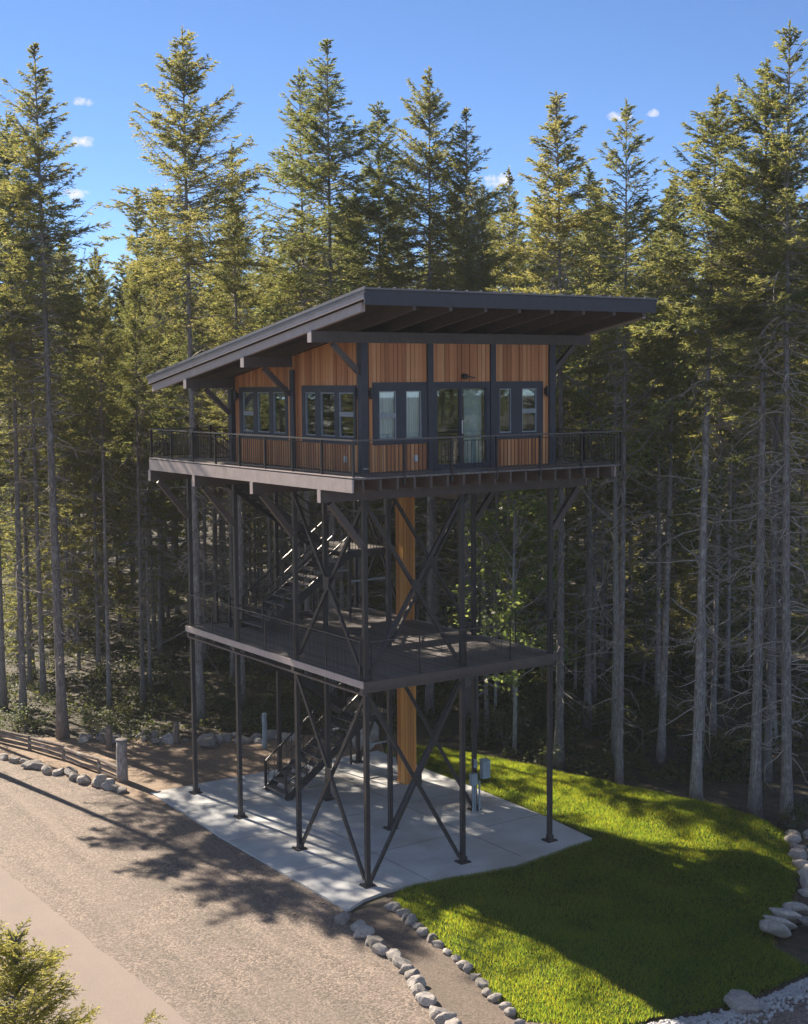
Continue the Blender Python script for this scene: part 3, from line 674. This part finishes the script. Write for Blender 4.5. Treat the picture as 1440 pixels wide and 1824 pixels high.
for x, y in interp([(-3.9,19),(-3.62,17.8),(-3.23,16.63),(-2.92,15.3),(-2.5,14.4),(-2.35,13.4),(-2.05,12.7),(-1.95,11.9),(-1.6,11.2)], .52):
    rock(x+rr.uniform(-.06, .06), y+rr.uniform(-.08, .08), rr.uniform(.22, .36), 'rounded grey rock in the row along the foot of the rail fence', 'rocks along the rail fence')
for x, y in interp([(-1.72,-1.55),(-1.65,-2.17),(-1.87,-3.03),(-1.95,-3.7),(-2.05,-4.5),(-2.22,-5.22),(-2.5,-5.86),(-2.66,-6.42),(-2.8,-7),(-3.0,-7.7),(-3.3,-8.6)], .42):
    rock(x+rr.uniform(-.05, .05), y+rr.uniform(-.05, .05), rr.uniform(.19, .29), 'grey boulder edging the gravel side of the dirt path', 'boulders along the gravel side of the path')
for x, y in interp([(-.32,-1.5),(-.31,-2.05),(-.45,-2.62),(-.6,-3.3),(-.72,-4.1),(-.88,-4.97),(-1.0,-5.6),(-1.22,-6.36),(-1.4,-7.1),(-1.6,-7.8),(-1.9,-8.6)], .36):
    rock(x+rr.uniform(-.04, .04), y+rr.uniform(-.05, .05), rr.uniform(.13, .23), 'small pale rock edging the lawn side of the dirt path', 'rocks along the lawn side of the path')
for i, (x, y, s) in enumerate([(11.9,-3.75,.24),(11.5,-4.05,.3),(11.1,-4.55,.28),(10.7,-4.9,.33),(10.3,-5.4,.26),(9.8,-5.95,.3),(9.3,-6.4,.26),(12.4,-3.9,.26),(11.4,-5.0,.25),(8.8,-6.85,.22)]):
    rock(x, y, s, 'broken rock at the right rim of the lawn mound, above the flat slabs', 'broken rocks at the right rim of the lawn')
for i, (x, y, s) in enumerate([(5.95,-8.2,.5),(6.42,-7.98,.46),(6.9,-7.8,.5),(7.4,-7.62,.44),(7.05,-8.55,.5)]):
    o = rock(x, y, s, ('nearest flat pale slab stone of the cluster at the right lawn edge' if i == 0 else 'flat pale slab stone leaning in the cluster at the right lawn edge'), None if i == 0 else 'flat slab stones at the right lawn edge', 1.1, SLABROCK, 'slab_stone', 0, 'stone')
    o.rotation_euler = (R_(-38+4*i), R_(5), R_(-78+5*i)); o.scale = (s*1.0, s*.8, s*1.25); o.location.z = s*.42
rock(2.44, -10.35, .42, 'single large boulder on the crushed stone at the bottom edge of the lawn', None, 1.15, ROCKS, 'boulder', 0, 'boulder')
rock(3.0, 15.0, .5, 'pale boulder behind the left end of the slab near the trees', None, 1.0, ROCKS, 'boulder', 0, 'boulder')
rock(8.2, 12.7, .75, 'large pale boulder behind the cedar column at the grass edge', None, 1.1, ROCKS, 'boulder', 0, 'boulder')
rock(7.3, 11.6, .55, 'grey boulder beside the pale one at the back corner of the slab', None, 1.0, ROCKS, 'boulder', 0, 'boulder')
for i in range(34):
    f = i/33; x = -.6+6.6*f+rr.uniform(-.3, .3); y = 18.6-4.6*f+rr.uniform(-.5, .6)
    rock(x, y, rr.uniform(.16, .38), 'grey rock in the rough rubble bank under the left trees', 'rubble bank rocks')
def chips():
    rng = np.random.default_rng(9); b = bmesh.new(); bmesh.ops.create_icosphere(b, subdivisions=1, radius=1); base = np.array([v.co[:] for v in b.verts]); fc = np.array([[v.index for v in f.verts] for f in b.faces]); b.free()
    N = 3000; t = rng.uniform(0, 1, N); edge = np.array([(-2.2,-9.2),(-1.2,-9.4),(.1,-9.75),(.8,-9.9),(2.3,-10.35),(3.9,-10.25),(5.2,-10.1),(6.6,-9.4),(9,-9.2)]); tt = t*(len(edge)-1); i = np.minimum(tt.astype(int), len(edge)-2); fr = (tt-i)[:, None]
    P = edge[i]*(1-fr)+edge[i+1]*fr; P[:, 1] -= np.abs(rng.normal(0, .27, N)); P[:, 0] += rng.normal(0, .12, N)
    ok = ~inpoly(P[:, 0], P[:, 1], LAWN); P = P[ok]; N = len(P)
    s = rng.uniform(.022, .06, N); V = base[None]*s[:, None, None]*rng.uniform(.6, 1.3, (N, len(base), 1)); V[:, :, :2] += P[:, None]; V[:, :, 2] += (s*.4)[:, None]
    F = (fc[None]+(np.arange(N)*len(base))[:, None, None]).reshape(-1, 3)
    tag(obj('crushed_stone', np_mesh('crushed_stone', V.reshape(-1, 3), F, M['chips'])), 'blue-grey crushed stone strip along the bottom of the lawn', 'gravel', kind='stuff')
chips()

# ------------------------------------------------------------------ trees
def tri_leaves(P, D, S, ln, wd):
    """triangles at points P pointing along D with side vectors S"""
    a = P - S*wd[:, None]; b = P + S*wd[:, None]; c = P + D*ln[:, None]
    return np.stack([a, b, c], 1)
def unit(a): return a/np.maximum(np.linalg.norm(a, axis=-1, keepdims=True), 1e-9)
def fir_crown(seed, H, cb, Rmax, dens=1.0, leaf=1.0, low=0.25, shape=.8):
    rng = np.random.default_rng(seed); tris = []; br = MB(); z = cb - low*(H-cb)
    lop = rng.uniform(0, 6.28); lopa = rng.uniform(.05, .28)
    while z < H-.10:
        f = (z-cb)/(H-cb)
        g = (1-max(f, 0))
        for _ in range(1):
            az = rng.uniform(0, 6.28); L = (Rmax*min(1, 1.45*g)**shape*rng.uniform(.4, 1.2) if f > 0 else Rmax*rng.uniform(.4, 1.0)*max(.3, 1+f*1.5))*(1+lopa*math.cos(az-lop)) + .07
            if rng.random() < .06: L *= 1.3
            el = (-.22 + 1.12*max(f, 0)) + rng.normal(0, .19); curl = rng.uniform(-.08, .28)
            d = np.array([math.cos(az), math.sin(az), 0]); side = np.array([-d[1], d[0], 0])
            z0 = z + rng.uniform(-.15, .15)
            def pos(s): s = np.asarray(s)[..., None]; return np.array([0, 0, z0]) + d*(L*s*math.cos(el)) + np.array([0, 0, 1.])*(L*s*math.sin(el) + curl*L*(s*s-.25*s))
            ss = np.linspace(0, 1, 4); br.tube([tuple(p) for p in pos(ss)], [.022, .016, .010, .004], 3, False)
            nt_ = max(4, int(L*15*dens)); s = rng.uniform(.16 if f > .1 else .35, 1, nt_); base = pos(s)
            sg = np.where(rng.random(nt_) < .5, -1., 1.)[:, None]; tl = (L*.28*(1.05-s)+.15*min(1, L/.5))*rng.uniform(.6, 1.2, nt_)
            td = unit(d*rng.uniform(.5, .9, nt_)[:, None] + side*sg*rng.uniform(.5, .9, nt_)[:, None] + np.array([0, 0, 1.])*rng.normal(-.16+.42*max(f, 0), .30, nt_)[:, None])
            base = np.vstack([base, pos(np.array([.82, .92]))]); td = np.vstack([td, [d+[0, 0, .25], d+[0, 0, .3]]]); tl = np.append(tl, [.22*min(1, L/.6), .2*min(1, L/.6)])
            k = 12; q = (np.arange(k)+.5)/k
            P = (base[:, None] + td[:, None]*(tl[:, None]*q[None])[..., None]).reshape(-1, 3)
            DD = np.repeat(td, k, 0); sgn = np.tile(np.where(np.arange(k) % 2 == 0, 1., -1.), len(td))[:, None]
            lat = unit(np.cross(DD, np.array([0, 0, 1.])) + rng.normal(0, .35, DD.shape))
            dv = unit(DD*.8 + lat*sgn*.75 + rng.normal(0, .22, DD.shape)); sv = unit(np.cross(dv, rng.normal(0, 1, DD.shape)))
            n = len(P); tris.append(tri_leaves(P, dv, sv, rng.uniform(.06, .125, n)*leaf*min(1, .45+L), rng.uniform(.011, .019, n)*leaf))
        z += rng.exponential(.044 if f > 0 else .2)/dens
    n = 90; zz = H - 1.3*rng.random(n)**1.3; a_ = rng.uniform(0, 6.28, n); P = np.stack([np.zeros(n), np.zeros(n), zz], -1); dv = unit(np.stack([np.cos(a_), np.sin(a_), rng.uniform(.8, 2.2, n)], -1))
    tris.append(tri_leaves(P, dv, unit(np.cross(dv, rng.normal(0, 1, (n, 3)))), rng.uniform(.08, .15, n), rng.uniform(.012, .02, n)))
    tv = np.concatenate(tris).reshape(-1, 3)
    me = np_mesh('crown', tv, np.arange(len(tv)).reshape(-1, 3), M['fir'])
    return me, br.mesh('boughs', M['twig'])

def fir_trunk(seed, H, r):
    rng = random.Random(seed); n = 14; ax = rng.uniform(0, 6.28); bow = rng.uniform(.02, .16); pts = []; rad = []
    for i in range(n+1):
        f = i/n; o_ = bow*math.sin(f*math.pi*rng.uniform(.9, 1.1)); pts.append((math.cos(ax)*o_*(f > 0), math.sin(ax)*o_*(f > 0), H*f - (.15 if i == 0 else 0))); rad.append(max(.012, r*(1-f)**.8*(1+.5*max(0, .05-f)/.05)*rng.uniform(.96, 1.04)))
    pts[-1] = (0, 0, H); return MB().tube(pts, rad, 10).mesh('trunk', M['bark'], True)
def dead_branches(seed, H, cb, n):
    rng = random.Random(seed); mb = MB()
    for _ in range(n):
        z = cb*(.14+1.1*rng.random()**.8); az = rng.uniform(0, 6.28); L = rng.choice((rng.uniform(.2, .8), rng.uniform(.6, 2.3)))*min(1, .35+z/5); el = rng.uniform(-.45, .25)
        d = Vector((math.cos(az), math.sin(az), 0)); s = Vector((-d.y, d.x, 0))
        p = [Vector((0, 0, z))+d*(.08)]; dirn = d*math.cos(el)+Vector((0, 0, math.sin(el)))
        for k in range(4): dirn = (dirn + Vector((rng.gauss(0, .26), rng.gauss(0, .26), rng.gauss(-.08, .24)))).normalized(); p.append(p[-1]+dirn*L/4)
        mb.tube(p, [.021, .018, .014, .010, .004], 3, False)
        for k in (1, 2, 3):
            for _ in range(rng.choice((0, 1, 1, 2))):
                dd = (dirn*.6 + s*rng.choice((-1, 1))*.7 + Vector((0, 0, rng.gauss(0, .3)))).normalized(); l2 = L*rng.uniform(.15, .4); mb.tube([p[k], p[k]+dd*l2], [.008, .003], 3, False)
    return mb.mesh('dead_branches', M['twig'])
FIRS = []
for i, (cb, rm, dens, low, shp) in enumerate([(13.6, 2.3, 1.0, .2, .95), (14.4, 2.1, .9, .25, .85), (13.8, 2.6, 1.05, .12, 1.0), (14.2, 1.95, 1.05, .15, .8), (15.0, 2.4, 1.15, .2, .9), (13.2, 2.2, 1.1, .2, 1.05), (12.6, 1.7, .8, .3, .7), (14.6, 2.7, .9, .3, 1.15)]):
    H = 23.0; cm, bm = fir_crown(100+i, H, cb, rm, dens, 1.0, low, shp)
    FIRS.append(dict(crown=cm, boughs=bm, trunk=fir_trunk(200+i, H, .165), dead=dead_branches(300+i, H, cb, 210)))
FILL = []
for i, (cb, rm) in enumerate([(8.5, 2.2), (10.5, 2.0), (9.5, 1.8), (7.5, 2.1)]):
    H = 23.0; cm, bm = fir_crown(140+i, H, cb, rm, .8, 1.5, .3, .75)
    FILL.append(dict(crown=cm, boughs=bm, trunk=fir_trunk(240+i, H, .15), dead=dead_branches(340+i, H, cb+4, 130)))
tr = random.Random(21)
def fir(x, y, h, label, proto=None, group=None, wide=1.0, name='fir_tree', z=0, thick=1.0):
    p = proto or tr.choice(FIRS); s = h/23.0
    t = thing(name, label, 'tree', (x, y, z), group); t.rotation_euler = (tr.gauss(0, .008), tr.gauss(0, .008), tr.uniform(0, 6.28)); t.scale = (s*wide, s*wide, s)
    o = obj('trunk', p['trunk'], t); o.scale = (thick/wide, thick/wide, 1)
    c = obj('crown', p['crown'], t); obj('boughs', p['boughs'], c)
    d = obj('dead_branches', p['dead'], t); d.scale = (1/wide, 1/wide, 1); return t
# the trees of the forest edge, one by one
EDGE = [(-.88,19.31,24.8,0,1.06,'thick straight fir at the far left whose bare trunk meets the rubble bank',1.05),
 (-1.33,22.25,23.0,4,1.01,'slim fir second from the left edge, its trunk left of the thickest left trunk',.85),
 (-1.13,25.3,24.0,2,1.01,'fir whose bare trunk stands at the very left edge of the view',.95),
 (.81,25.97,20.9,1,0.92,'dim slim fir between the two nearest left trunks, set further back',.8),
 (2.36,22.75,18.0,4,0.74,'slender fir right of the thick left trunk, rising behind the rubble bank',.7),
 (3.74,22.58,17.6,4,0.78,'slender fir standing left of the roof eave, crown below the tall neighbour',.75),
 (4.37,18.64,25.9,4,1.02,'tall broad fir with the highest crown left of the cabin roof',1.0),
 (7.14,20.47,22.3,5,0.87,'small pointed fir between the tall broad fir and the twin-topped firs',.8),
 (9.87,19.81,25.4,1,1.01,'left and lower of the two firs crowded together above the roof slope',.8),
 (9.65,17.54,26.0,0,1.20,'taller fir of the crowded pair above the roof slope, open brownish crown',.9),
 (12.2,17.01,23.9,3,1.06,'first of three firs above the roof ridge from the left, rounded dark top',.85),
 (12.28,14.55,24.7,4,0.87,'sharp narrow fir, tallest of the three above the high roof edge',.85),
 (12.9,12.9,23.0,0,1.01,'fir with a full crown above the middle of the high roof edge',.85),
 (11.54,10.58,20.0,1,0.92,'pale trunked fir seen between the tower posts right of the cedar column',.9),
 (11.87,10.33,19.4,5,0.83,'thin pale trunked fir close beside the one right of the cedar column',.6),
 (11.18,5.52,22.2,3,1.15,'fir with a pale sunlit trunk right behind the cabin\'s front right corner',.95),
 (11.59,3.04,21.5,1,0.97,'fir with a slim trunk passing the right end of the upper deck railing',.75),
 (12.06,.13,21.5,4,1.15,'fir with a dark trunk halfway between the deck end and the right edge',1.05),
 (12.46,-1.86,21.9,4,1.0,'fir with a thick trunk at the right lawn rim, lit along its left side',1.1),
 (12.69,-2.87,22.7,1,1.02,'tallest fir at the right edge, rising behind the broken rocks',1.0),
 (15.51,-2.14,22.0,1,1.10,'fir partly cut off by the right edge of the view',1.0)]
for x, y, h, p, wd, lab, th in EDGE: fir(x, y, h, lab, FIRS[p], 'firs at the forest edge', wd, thick=th)
# firs deeper in the wood
BACK = [(18.56,17.49,21.9),(13.28,21.1,21.2),(18.95,12.4,20.6),(18.48,5.48,18.4),(18.74,2.89,20.0),(19.67,9.5,18.4),(11.05,25.03,19.8),(4.3,31.0,15.0),(-.9,29.37,24.0),(19.29,1.31,21.6),(23.42,9.35,21.2),(15.2,8.6,20.5),(15.5,13.2,20.0),(14.6,4.2,19.5),(15.8,.6,20.5)]
used = [(e[0], e[1]) for e in EDGE] + [(b_[0], b_[1]) for b_ in BACK]
Cc = m4.translation
for k in range(4000):
    if len(BACK) >= 104: break
    d = tr.uniform(50, 92); px = tr.uniform(5, 1540)
    q = Cc + cF*d + cR*((px-720)/2485*d); x, y = q.x, q.y
    if min(math.hypot(x-a, y-b) for a, b in used) < 2.1 + (d-50)*.012: continue
    if x < 8.5 and y < 17.5 or (x < 13 and y < 11) or (x < 14 and y < 4): continue
    ty = tr.uniform(330, 560); h = 12.97 + d*(684-ty)/2485; x0 = x + .15*y
    if px > 1130 and tr.random() < .45: continue
    if 9.4 < x0 < 12.2 and y < 23: continue
    if 8.0 < x0 < 12.6:
        h = min(h, max(12, math.tan(R_(SUN_EL))*(y-1)-1))
    used.append((x, y)); BACK.append((x, y, h))
n0 = len(BACK)
for k in range(4000):
    if len(BACK) >= n0+34: break
    d = tr.uniform(58, 95); px = tr.uniform(5, 600); q = Cc + cF*d + cR*((px-720)/2485*d); x, y = q.x, q.y
    if min(math.hypot(x-a, y-b) for a, b in used) < 1.5: continue
    ty = tr.uniform(400, 590); used.append((x, y)); BACK.append((x, y, 12.97 + d*(684-ty)/2485))
for i, (x, y, h) in enumerate(BACK):
    dep = (Vector((x, y, 0))-Cc).dot(cF)
    p = tr.choice(FIRS if dep < 56 or i % 3 == 0 else FILL)
    lab = 'slim fir standing among many alike in the shaded wood behind the treehouse'
    if p in FILL and (Vector((x, y, 0))-Cc).dot(cR)/dep*2485+720 < 520 and i % 2: p = tr.choice(FIRS)
    fir(x, y, h, lab, p, 'firs deep in the wood', tr.uniform(.9, 1.15), thick=tr.uniform(.6, 1.0))
UND = []
for i, (cb, rm) in enumerate([(1.0, 1.9), (1.6, 1.6), (.8, 2.2)]):
    cm, bm = fir_crown(150+i, 9.0, cb, rm, .8, 1.35, .05, .9); UND.append(dict(crown=cm, boughs=bm, trunk=fir_trunk(250+i, 9.0, .09), dead=dead_branches(350+i, 9.0, 2.0, 8)))
nu = 0
for k in range(3000):
    if nu >= 46: break
    d = tr.uniform(56, 90); px = tr.uniform(-20, 1500); q = Cc + cF*d + cR*((px-720)/2485*d); x, y = q.x, q.y
    if min(math.hypot(x-a, y-b) for a, b in used) < 1.5 or x < 9 and y < 21 or (px < 520 and tr.random() < .35): continue
    used.append((x, y)); nu += 1; h = tr.uniform(4.5, 10.5)
    t = fir(x, y, h*23/9, 'young bushy fir in the shade under the tall trunks of the wood', UND[nu % 3], 'young firs under the wood', tr.uniform(.9, 1.2), 'young_fir'); t.scale = (h/9*1.1, h/9*1.1, h/9)
# the small fir left of the view whose shadow lies on the gravel, and neighbours that dapple the slab
SF = dict(zip(('crown', 'boughs'), fir_crown(171, 23.0, 14.0, 3.1, .95, 1.5, .12, .6))); SF['trunk'] = fir_trunk(272, 23.0, .24); SF['dead'] = dead_branches(372, 23, 14, 40)
fir(-5.1, 20.6, 17.4, 'fir standing left of the view beside the drive, its shadow across the gravel', SF)
fir(-4.0, 24.5, 17.0, 'fir left of the view behind the drive, dappling the slab\'s left edge with shade', FIRS[4], None, .9)
# firs round the clearing beyond the frame, which the cabin windows mirror
for k, (x, y) in enumerate([(-21, 4), (-24, 9), (-20.5, 13), (-25, 17), (-21.5, 21), (-26, 25), (-22, 29.5), (-27, 34), (-23, -3), (-27, 1), (-19, 27), (-18, 33), (-24, 38), (-19.5, 39), (-17, 45), (-22, 47), (-28, 44), (-26, 52), (-19, 53), (-14, 58), (31, -16), (28, -21), (34, -23), (30, -28), (25, -30), (36, -31), (29, -36), (22, -38), (34, -39), (25, -44), (18, -47)]):
    fir(x, y, tr.uniform(19, 24), 'fir across the clearing, outside the view and mirrored in the cabin windows', FILL[k % 4], 'firs round the clearing')
# young fir below the camera, bottom left
FG = dict(zip(('crown', 'boughs'), fir_crown(180, 8.0, 1.2, 2.5, 2.2, .58, .1, .8))); FG['trunk'] = fir_trunk(280, 8.0, .09); FG['dead'] = dead_branches(380, 8.0, 1.2, 6)
FG['crown'].materials.clear(); FG['crown'].materials.append(M['young'])
t = fir(-13.6, -13.3, 7.2*23/8, 'young fir with needles tinted sunlit yellow-green in the bottom left corner, nearest the viewer', FG, None, 1.0, 'young_fir')
t.scale = (.98, .98, .80)

# broadleaf trees and shrubs
def leaf_blob(seed, blobs, n, size):
    """leaf quads clumped round branch tips; blobs: (x,y,z,r)"""
    rng = np.random.default_rng(seed); Vs = []
    for bx, by, bz, r in blobs:
        nt_ = max(6, int(n*r*r)); u = unit(rng.normal(0, 1, (nt_, 3)))*(r*rng.uniform(.3, 1, nt_)**.5)[:, None]*np.array([1, 1, .8]); tips = np.array([bx, by, bz])+u
        k = 11; P = (tips[:, None]+rng.normal(0, .16*r+.05, (nt_, k, 3))).reshape(-1, 3); m_ = len(P)
        a = unit(rng.normal(0, 1, (m_, 3))*[1, 1, .5]); nrm = unit(rng.normal(0, .6, (m_, 3))+[0, 0, .8]); bq = unit(np.cross(a, nrm)); l = rng.uniform(.6, 1.2, m_)[:, None]*size
        Vs.append(np.stack([P, P+a*l*.5+bq*l*.32, P+a*l, P+a*l*.5-bq*l*.32], 1))
    V = np.concatenate(Vs).reshape(-1, 3); return V, np.arange(len(V)).reshape(-1, 4)
def broadleaf(x, y, h, label, seed, blobs, size, r, mat='leaf', n=26, lean=(0, 0), cat='tree', name='broadleaf_tree', group=None):
    t = thing(name, label, cat, (x, y, 0), group); rng = random.Random(seed)
    tk = MB(); top = (lean[0], lean[1], h*.9)
    tk.tube([(0, 0, -.1), (lean[0]*.2+.05, lean[1]*.2, h*.3), (lean[0]*.6-.05, lean[1]*.6, h*.6), top], [r, r*.85, r*.6, r*.15], 8)
    for bx, by, bz, br_ in blobs:
        f = max(.15, min(.85, (bz-br_*.8)/h)); s = Vector((lean[0]*f, lean[1]*f, h*f*.9)); e = Vector((bx, by, bz)); mid = s.lerp(e, .5)+Vector((0, 0, -.08*(e-s).length)); tk.tube([s, mid, e], [r*.35, r*.25, r*.1], 5, False)
    tk.build('trunk', M['alder'], t, True)
    V, F = leaf_blob(seed, blobs, n, size); obj('crown', np_mesh('crown', V, F, M[mat]), t); return t
rb = random.Random(5)
def blobs_col(z0, z1, n, spread, r0, r1, cx=0, cy=0):
    return [(cx+rb.gauss(0, spread), cy+rb.gauss(0, spread), z0+(z1-z0)*(i+.5)/n, rb.uniform(r0, r1)) for i in range(n)]
broadleaf(11.2, 7.9, 9.6, 'leafy broadleaf tree with bright green clumps right of the tower, before the dark wood', 31, blobs_col(3.2, 9.6, 24, .8, .5, .95), .19, .08, n=34)
broadleaf(13.2, 5.0, 16.6, 'tall broadleaf tree with silvery leaves behind the cabin\'s right end, under the roof overhang', 32, blobs_col(9.4, 16.0, 22, 1.25, .6, 1.05), .17, .12, n=20)
broadleaf(12.6, 10.8, 6.2, 'small broadleaf tree behind the tower foot, half hidden by posts', 33, blobs_col(2.0, 6.2, 9, .8, .4, .7), .16, .06, 'shrub')
broadleaf(15.3, 3.0, 12.5, 'yellowing broadleaf tree between the dark trunk and the deck end', 34, blobs_col(5.5, 12.5, 16, 1.1, .5, .9), .17, .1, 'shrub', 16)
# shrubs of the forest edge
SHR = []
for i in range(4):
    bl = [(rb.gauss(0, .35), rb.gauss(0, .35), rb.uniform(.25, .8), rb.uniform(.25, .45)) for _ in range(7)]
    V, F = leaf_blob(50+i, bl, 70, .11); st = MB()
    for bx, by, bz, br_ in bl: st.tube([(0, 0, -.05), (bx*.5, by*.5, bz*.6), (bx, by, bz)], [.02, .014, .006], 5, False)
    SHR.append((np_mesh('foliage', V, F, M['shrub']), st.mesh('stems', M['twig'])))
def shrub(x, y, s, label, group=None):
    t = thing('shrub', label, 'shrub', (x, y, 0), group); t.rotation_euler = (0, 0, rb.uniform(0, 6.28)); t.scale = (s, s, s*rb.uniform(.7, 1.1)); f, st = rb.choice(SHR); obj('foliage', f, t); obj('stems', st, t)
shrub(-1.6, 21.3, 1.1, 'yellow-green shrub at the left edge behind the rail fence')
shrub(1.3, 19.9, 1.0, 'bright green shrub above the rubble bank, beyond the thick timber post')
shrub(12.1, 10.0, .9, 'sunlit shrub at the lawn\'s back edge right of the electrical box')
shrub(12.6, -3.0, .8, 'green weed clump at the right lawn tip before the broken rocks')
SP = []
for k in range(4000):
    if len(SP) >= 95: break
    d = tr.uniform(46, 66); px = tr.uniform(-40, 1480); q = Cc + cF*d + cR*((px-720)/2485*d); x, y = q.x, q.y
    if inpoly(np.array([x]), np.array([y]), LAWN)[0] or (x < 8.8 and y < 17 + (4 if x < 0 else 0) - max(0, x)*.25) or (x < 11 and y < 10) or (x < 12.5 and y < 4): continue
    if SP and min(math.hypot(x-a, y-b) for a, b in SP) < .9: continue
    SP.append((x, y)); shrub(x, y, tr.uniform(.6, 1.5)*(.6 if px < 520 else 1), 'low leafy shrub on the shaded forest floor behind the lawn and slab', 'forest floor shrubs')
def undergrowth():
    rng = np.random.default_rng(77); N = 26000; d = rng.uniform(44, 85, N); px = rng.uniform(-80, 1520, N)
    x = Cc.x + cF.x*d + cR.x*(px-720)/2485*d; y = Cc.y + cF.y*d + cR.y*(px-720)/2485*d
    pat = np.sin(x*.9+np.sin(y*.7)*1.5)*np.sin(y*1.1+np.cos(x*.6)); ok = (pat > -.25) & ~inpoly(x, y, LAWN) & ~((x < 9) & (y < 16.8-np.clip(x, 0, 9)*.35)) & ~((x < 0) & (y < 21)) & ~((x < 12.3) & (y < 3)) & ~((x < 10.4) & (y < 10.6))
    x = x[ok]; y = y[ok]; n = len(x); k = 4
    P = np.stack([x, y, np.zeros(n)], -1)[:, None] + rng.normal(0, .12, (n, k, 3)); P[..., 2] = np.abs(rng.normal(.12, .14, (n, k))); P = P.reshape(-1, 3); m_ = len(P)
    a = unit(rng.normal(0, 1, (m_, 3))*[1, 1, .6]); nr = unit(rng.normal(0, .5, (m_, 3))+[0, 0, 1]); bq = unit(np.cross(a, nr)); l = rng.uniform(.08, .2, m_)[:, None]
    V = np.stack([P, P+a*l*.5+bq*l*.3, P+a*l, P+a*l*.5-bq*l*.3], 1).reshape(-1, 3)
    tag(obj('undergrowth', np_mesh('undergrowth', V, np.arange(len(V)).reshape(-1, 4), M['shrub'])), 'low salal and fern cover on the floor of the wood', 'undergrowth', kind='stuff')
undergrowth()
def distant_wood():
    rng = np.random.default_rng(8); cv = []
    protos = []
    for i in range(3):
        me, bm_ = fir_crown(400+i, 20.0, 3.0, 2.6, .42, 2.6, .0, .75); a = np.empty(len(me.vertices)*3, np.float32); me.vertices.foreach_get('co', a); protos.append(a.reshape(-1, 3)); bpy.data.meshes.remove(me); bpy.data.meshes.remove(bm_)
    for k in range(95):
        d = rng.uniform(94, 125); px = rng.uniform(-60, 1500); x = Cc.x + cF.x*d + cR.x*(px-720)/2485*d; y = Cc.y + cF.y*d + cR.y*(px-720)/2485*d
        s = rng.uniform(.75, 1.02); t_ = rng.uniform(0, 6.28); p = protos[k % 3]*s; c, s_ = math.cos(t_), math.sin(t_)
        cv.append(np.stack([p[:, 0]*c-p[:, 1]*s_+x, p[:, 0]*s_+p[:, 1]*c+y, p[:, 2]], -1))
    V = np.concatenate(cv); tag(obj('distant_wood', np_mesh('distant_wood', V, np.arange(len(V)).reshape(-1, 3), M['fir'])), 'far-off dark mass of conifers closing the view between the trunks', 'wood', kind='stuff')
distant_wood()

# ------------------------------------------------------------------ thin haze volume added to lift the dark shade of the wood
hm = bpy.data.materials.new('haze'); hm.use_nodes = True; hn = hm.node_tree; hn.nodes.clear(); ho = hn.nodes.new('ShaderNodeOutputMaterial')
hv = hn.nodes.new('ShaderNodeVolumePrincipled'); hv.inputs['Color'].default_value = (.92, .95, 1, 1); hv.inputs['Density'].default_value = .00033; hv.inputs['Anisotropy'].default_value = 0.0
hn.links.new(hv.outputs['Volume'], ho.inputs['Volume'])
tag(MB().box(-120, 190, -130, 190, -3.5, 32).build('haze', hm), 'thin added haze that lifts the shade in the clearing and the wood', 'haze', kind='stuff')
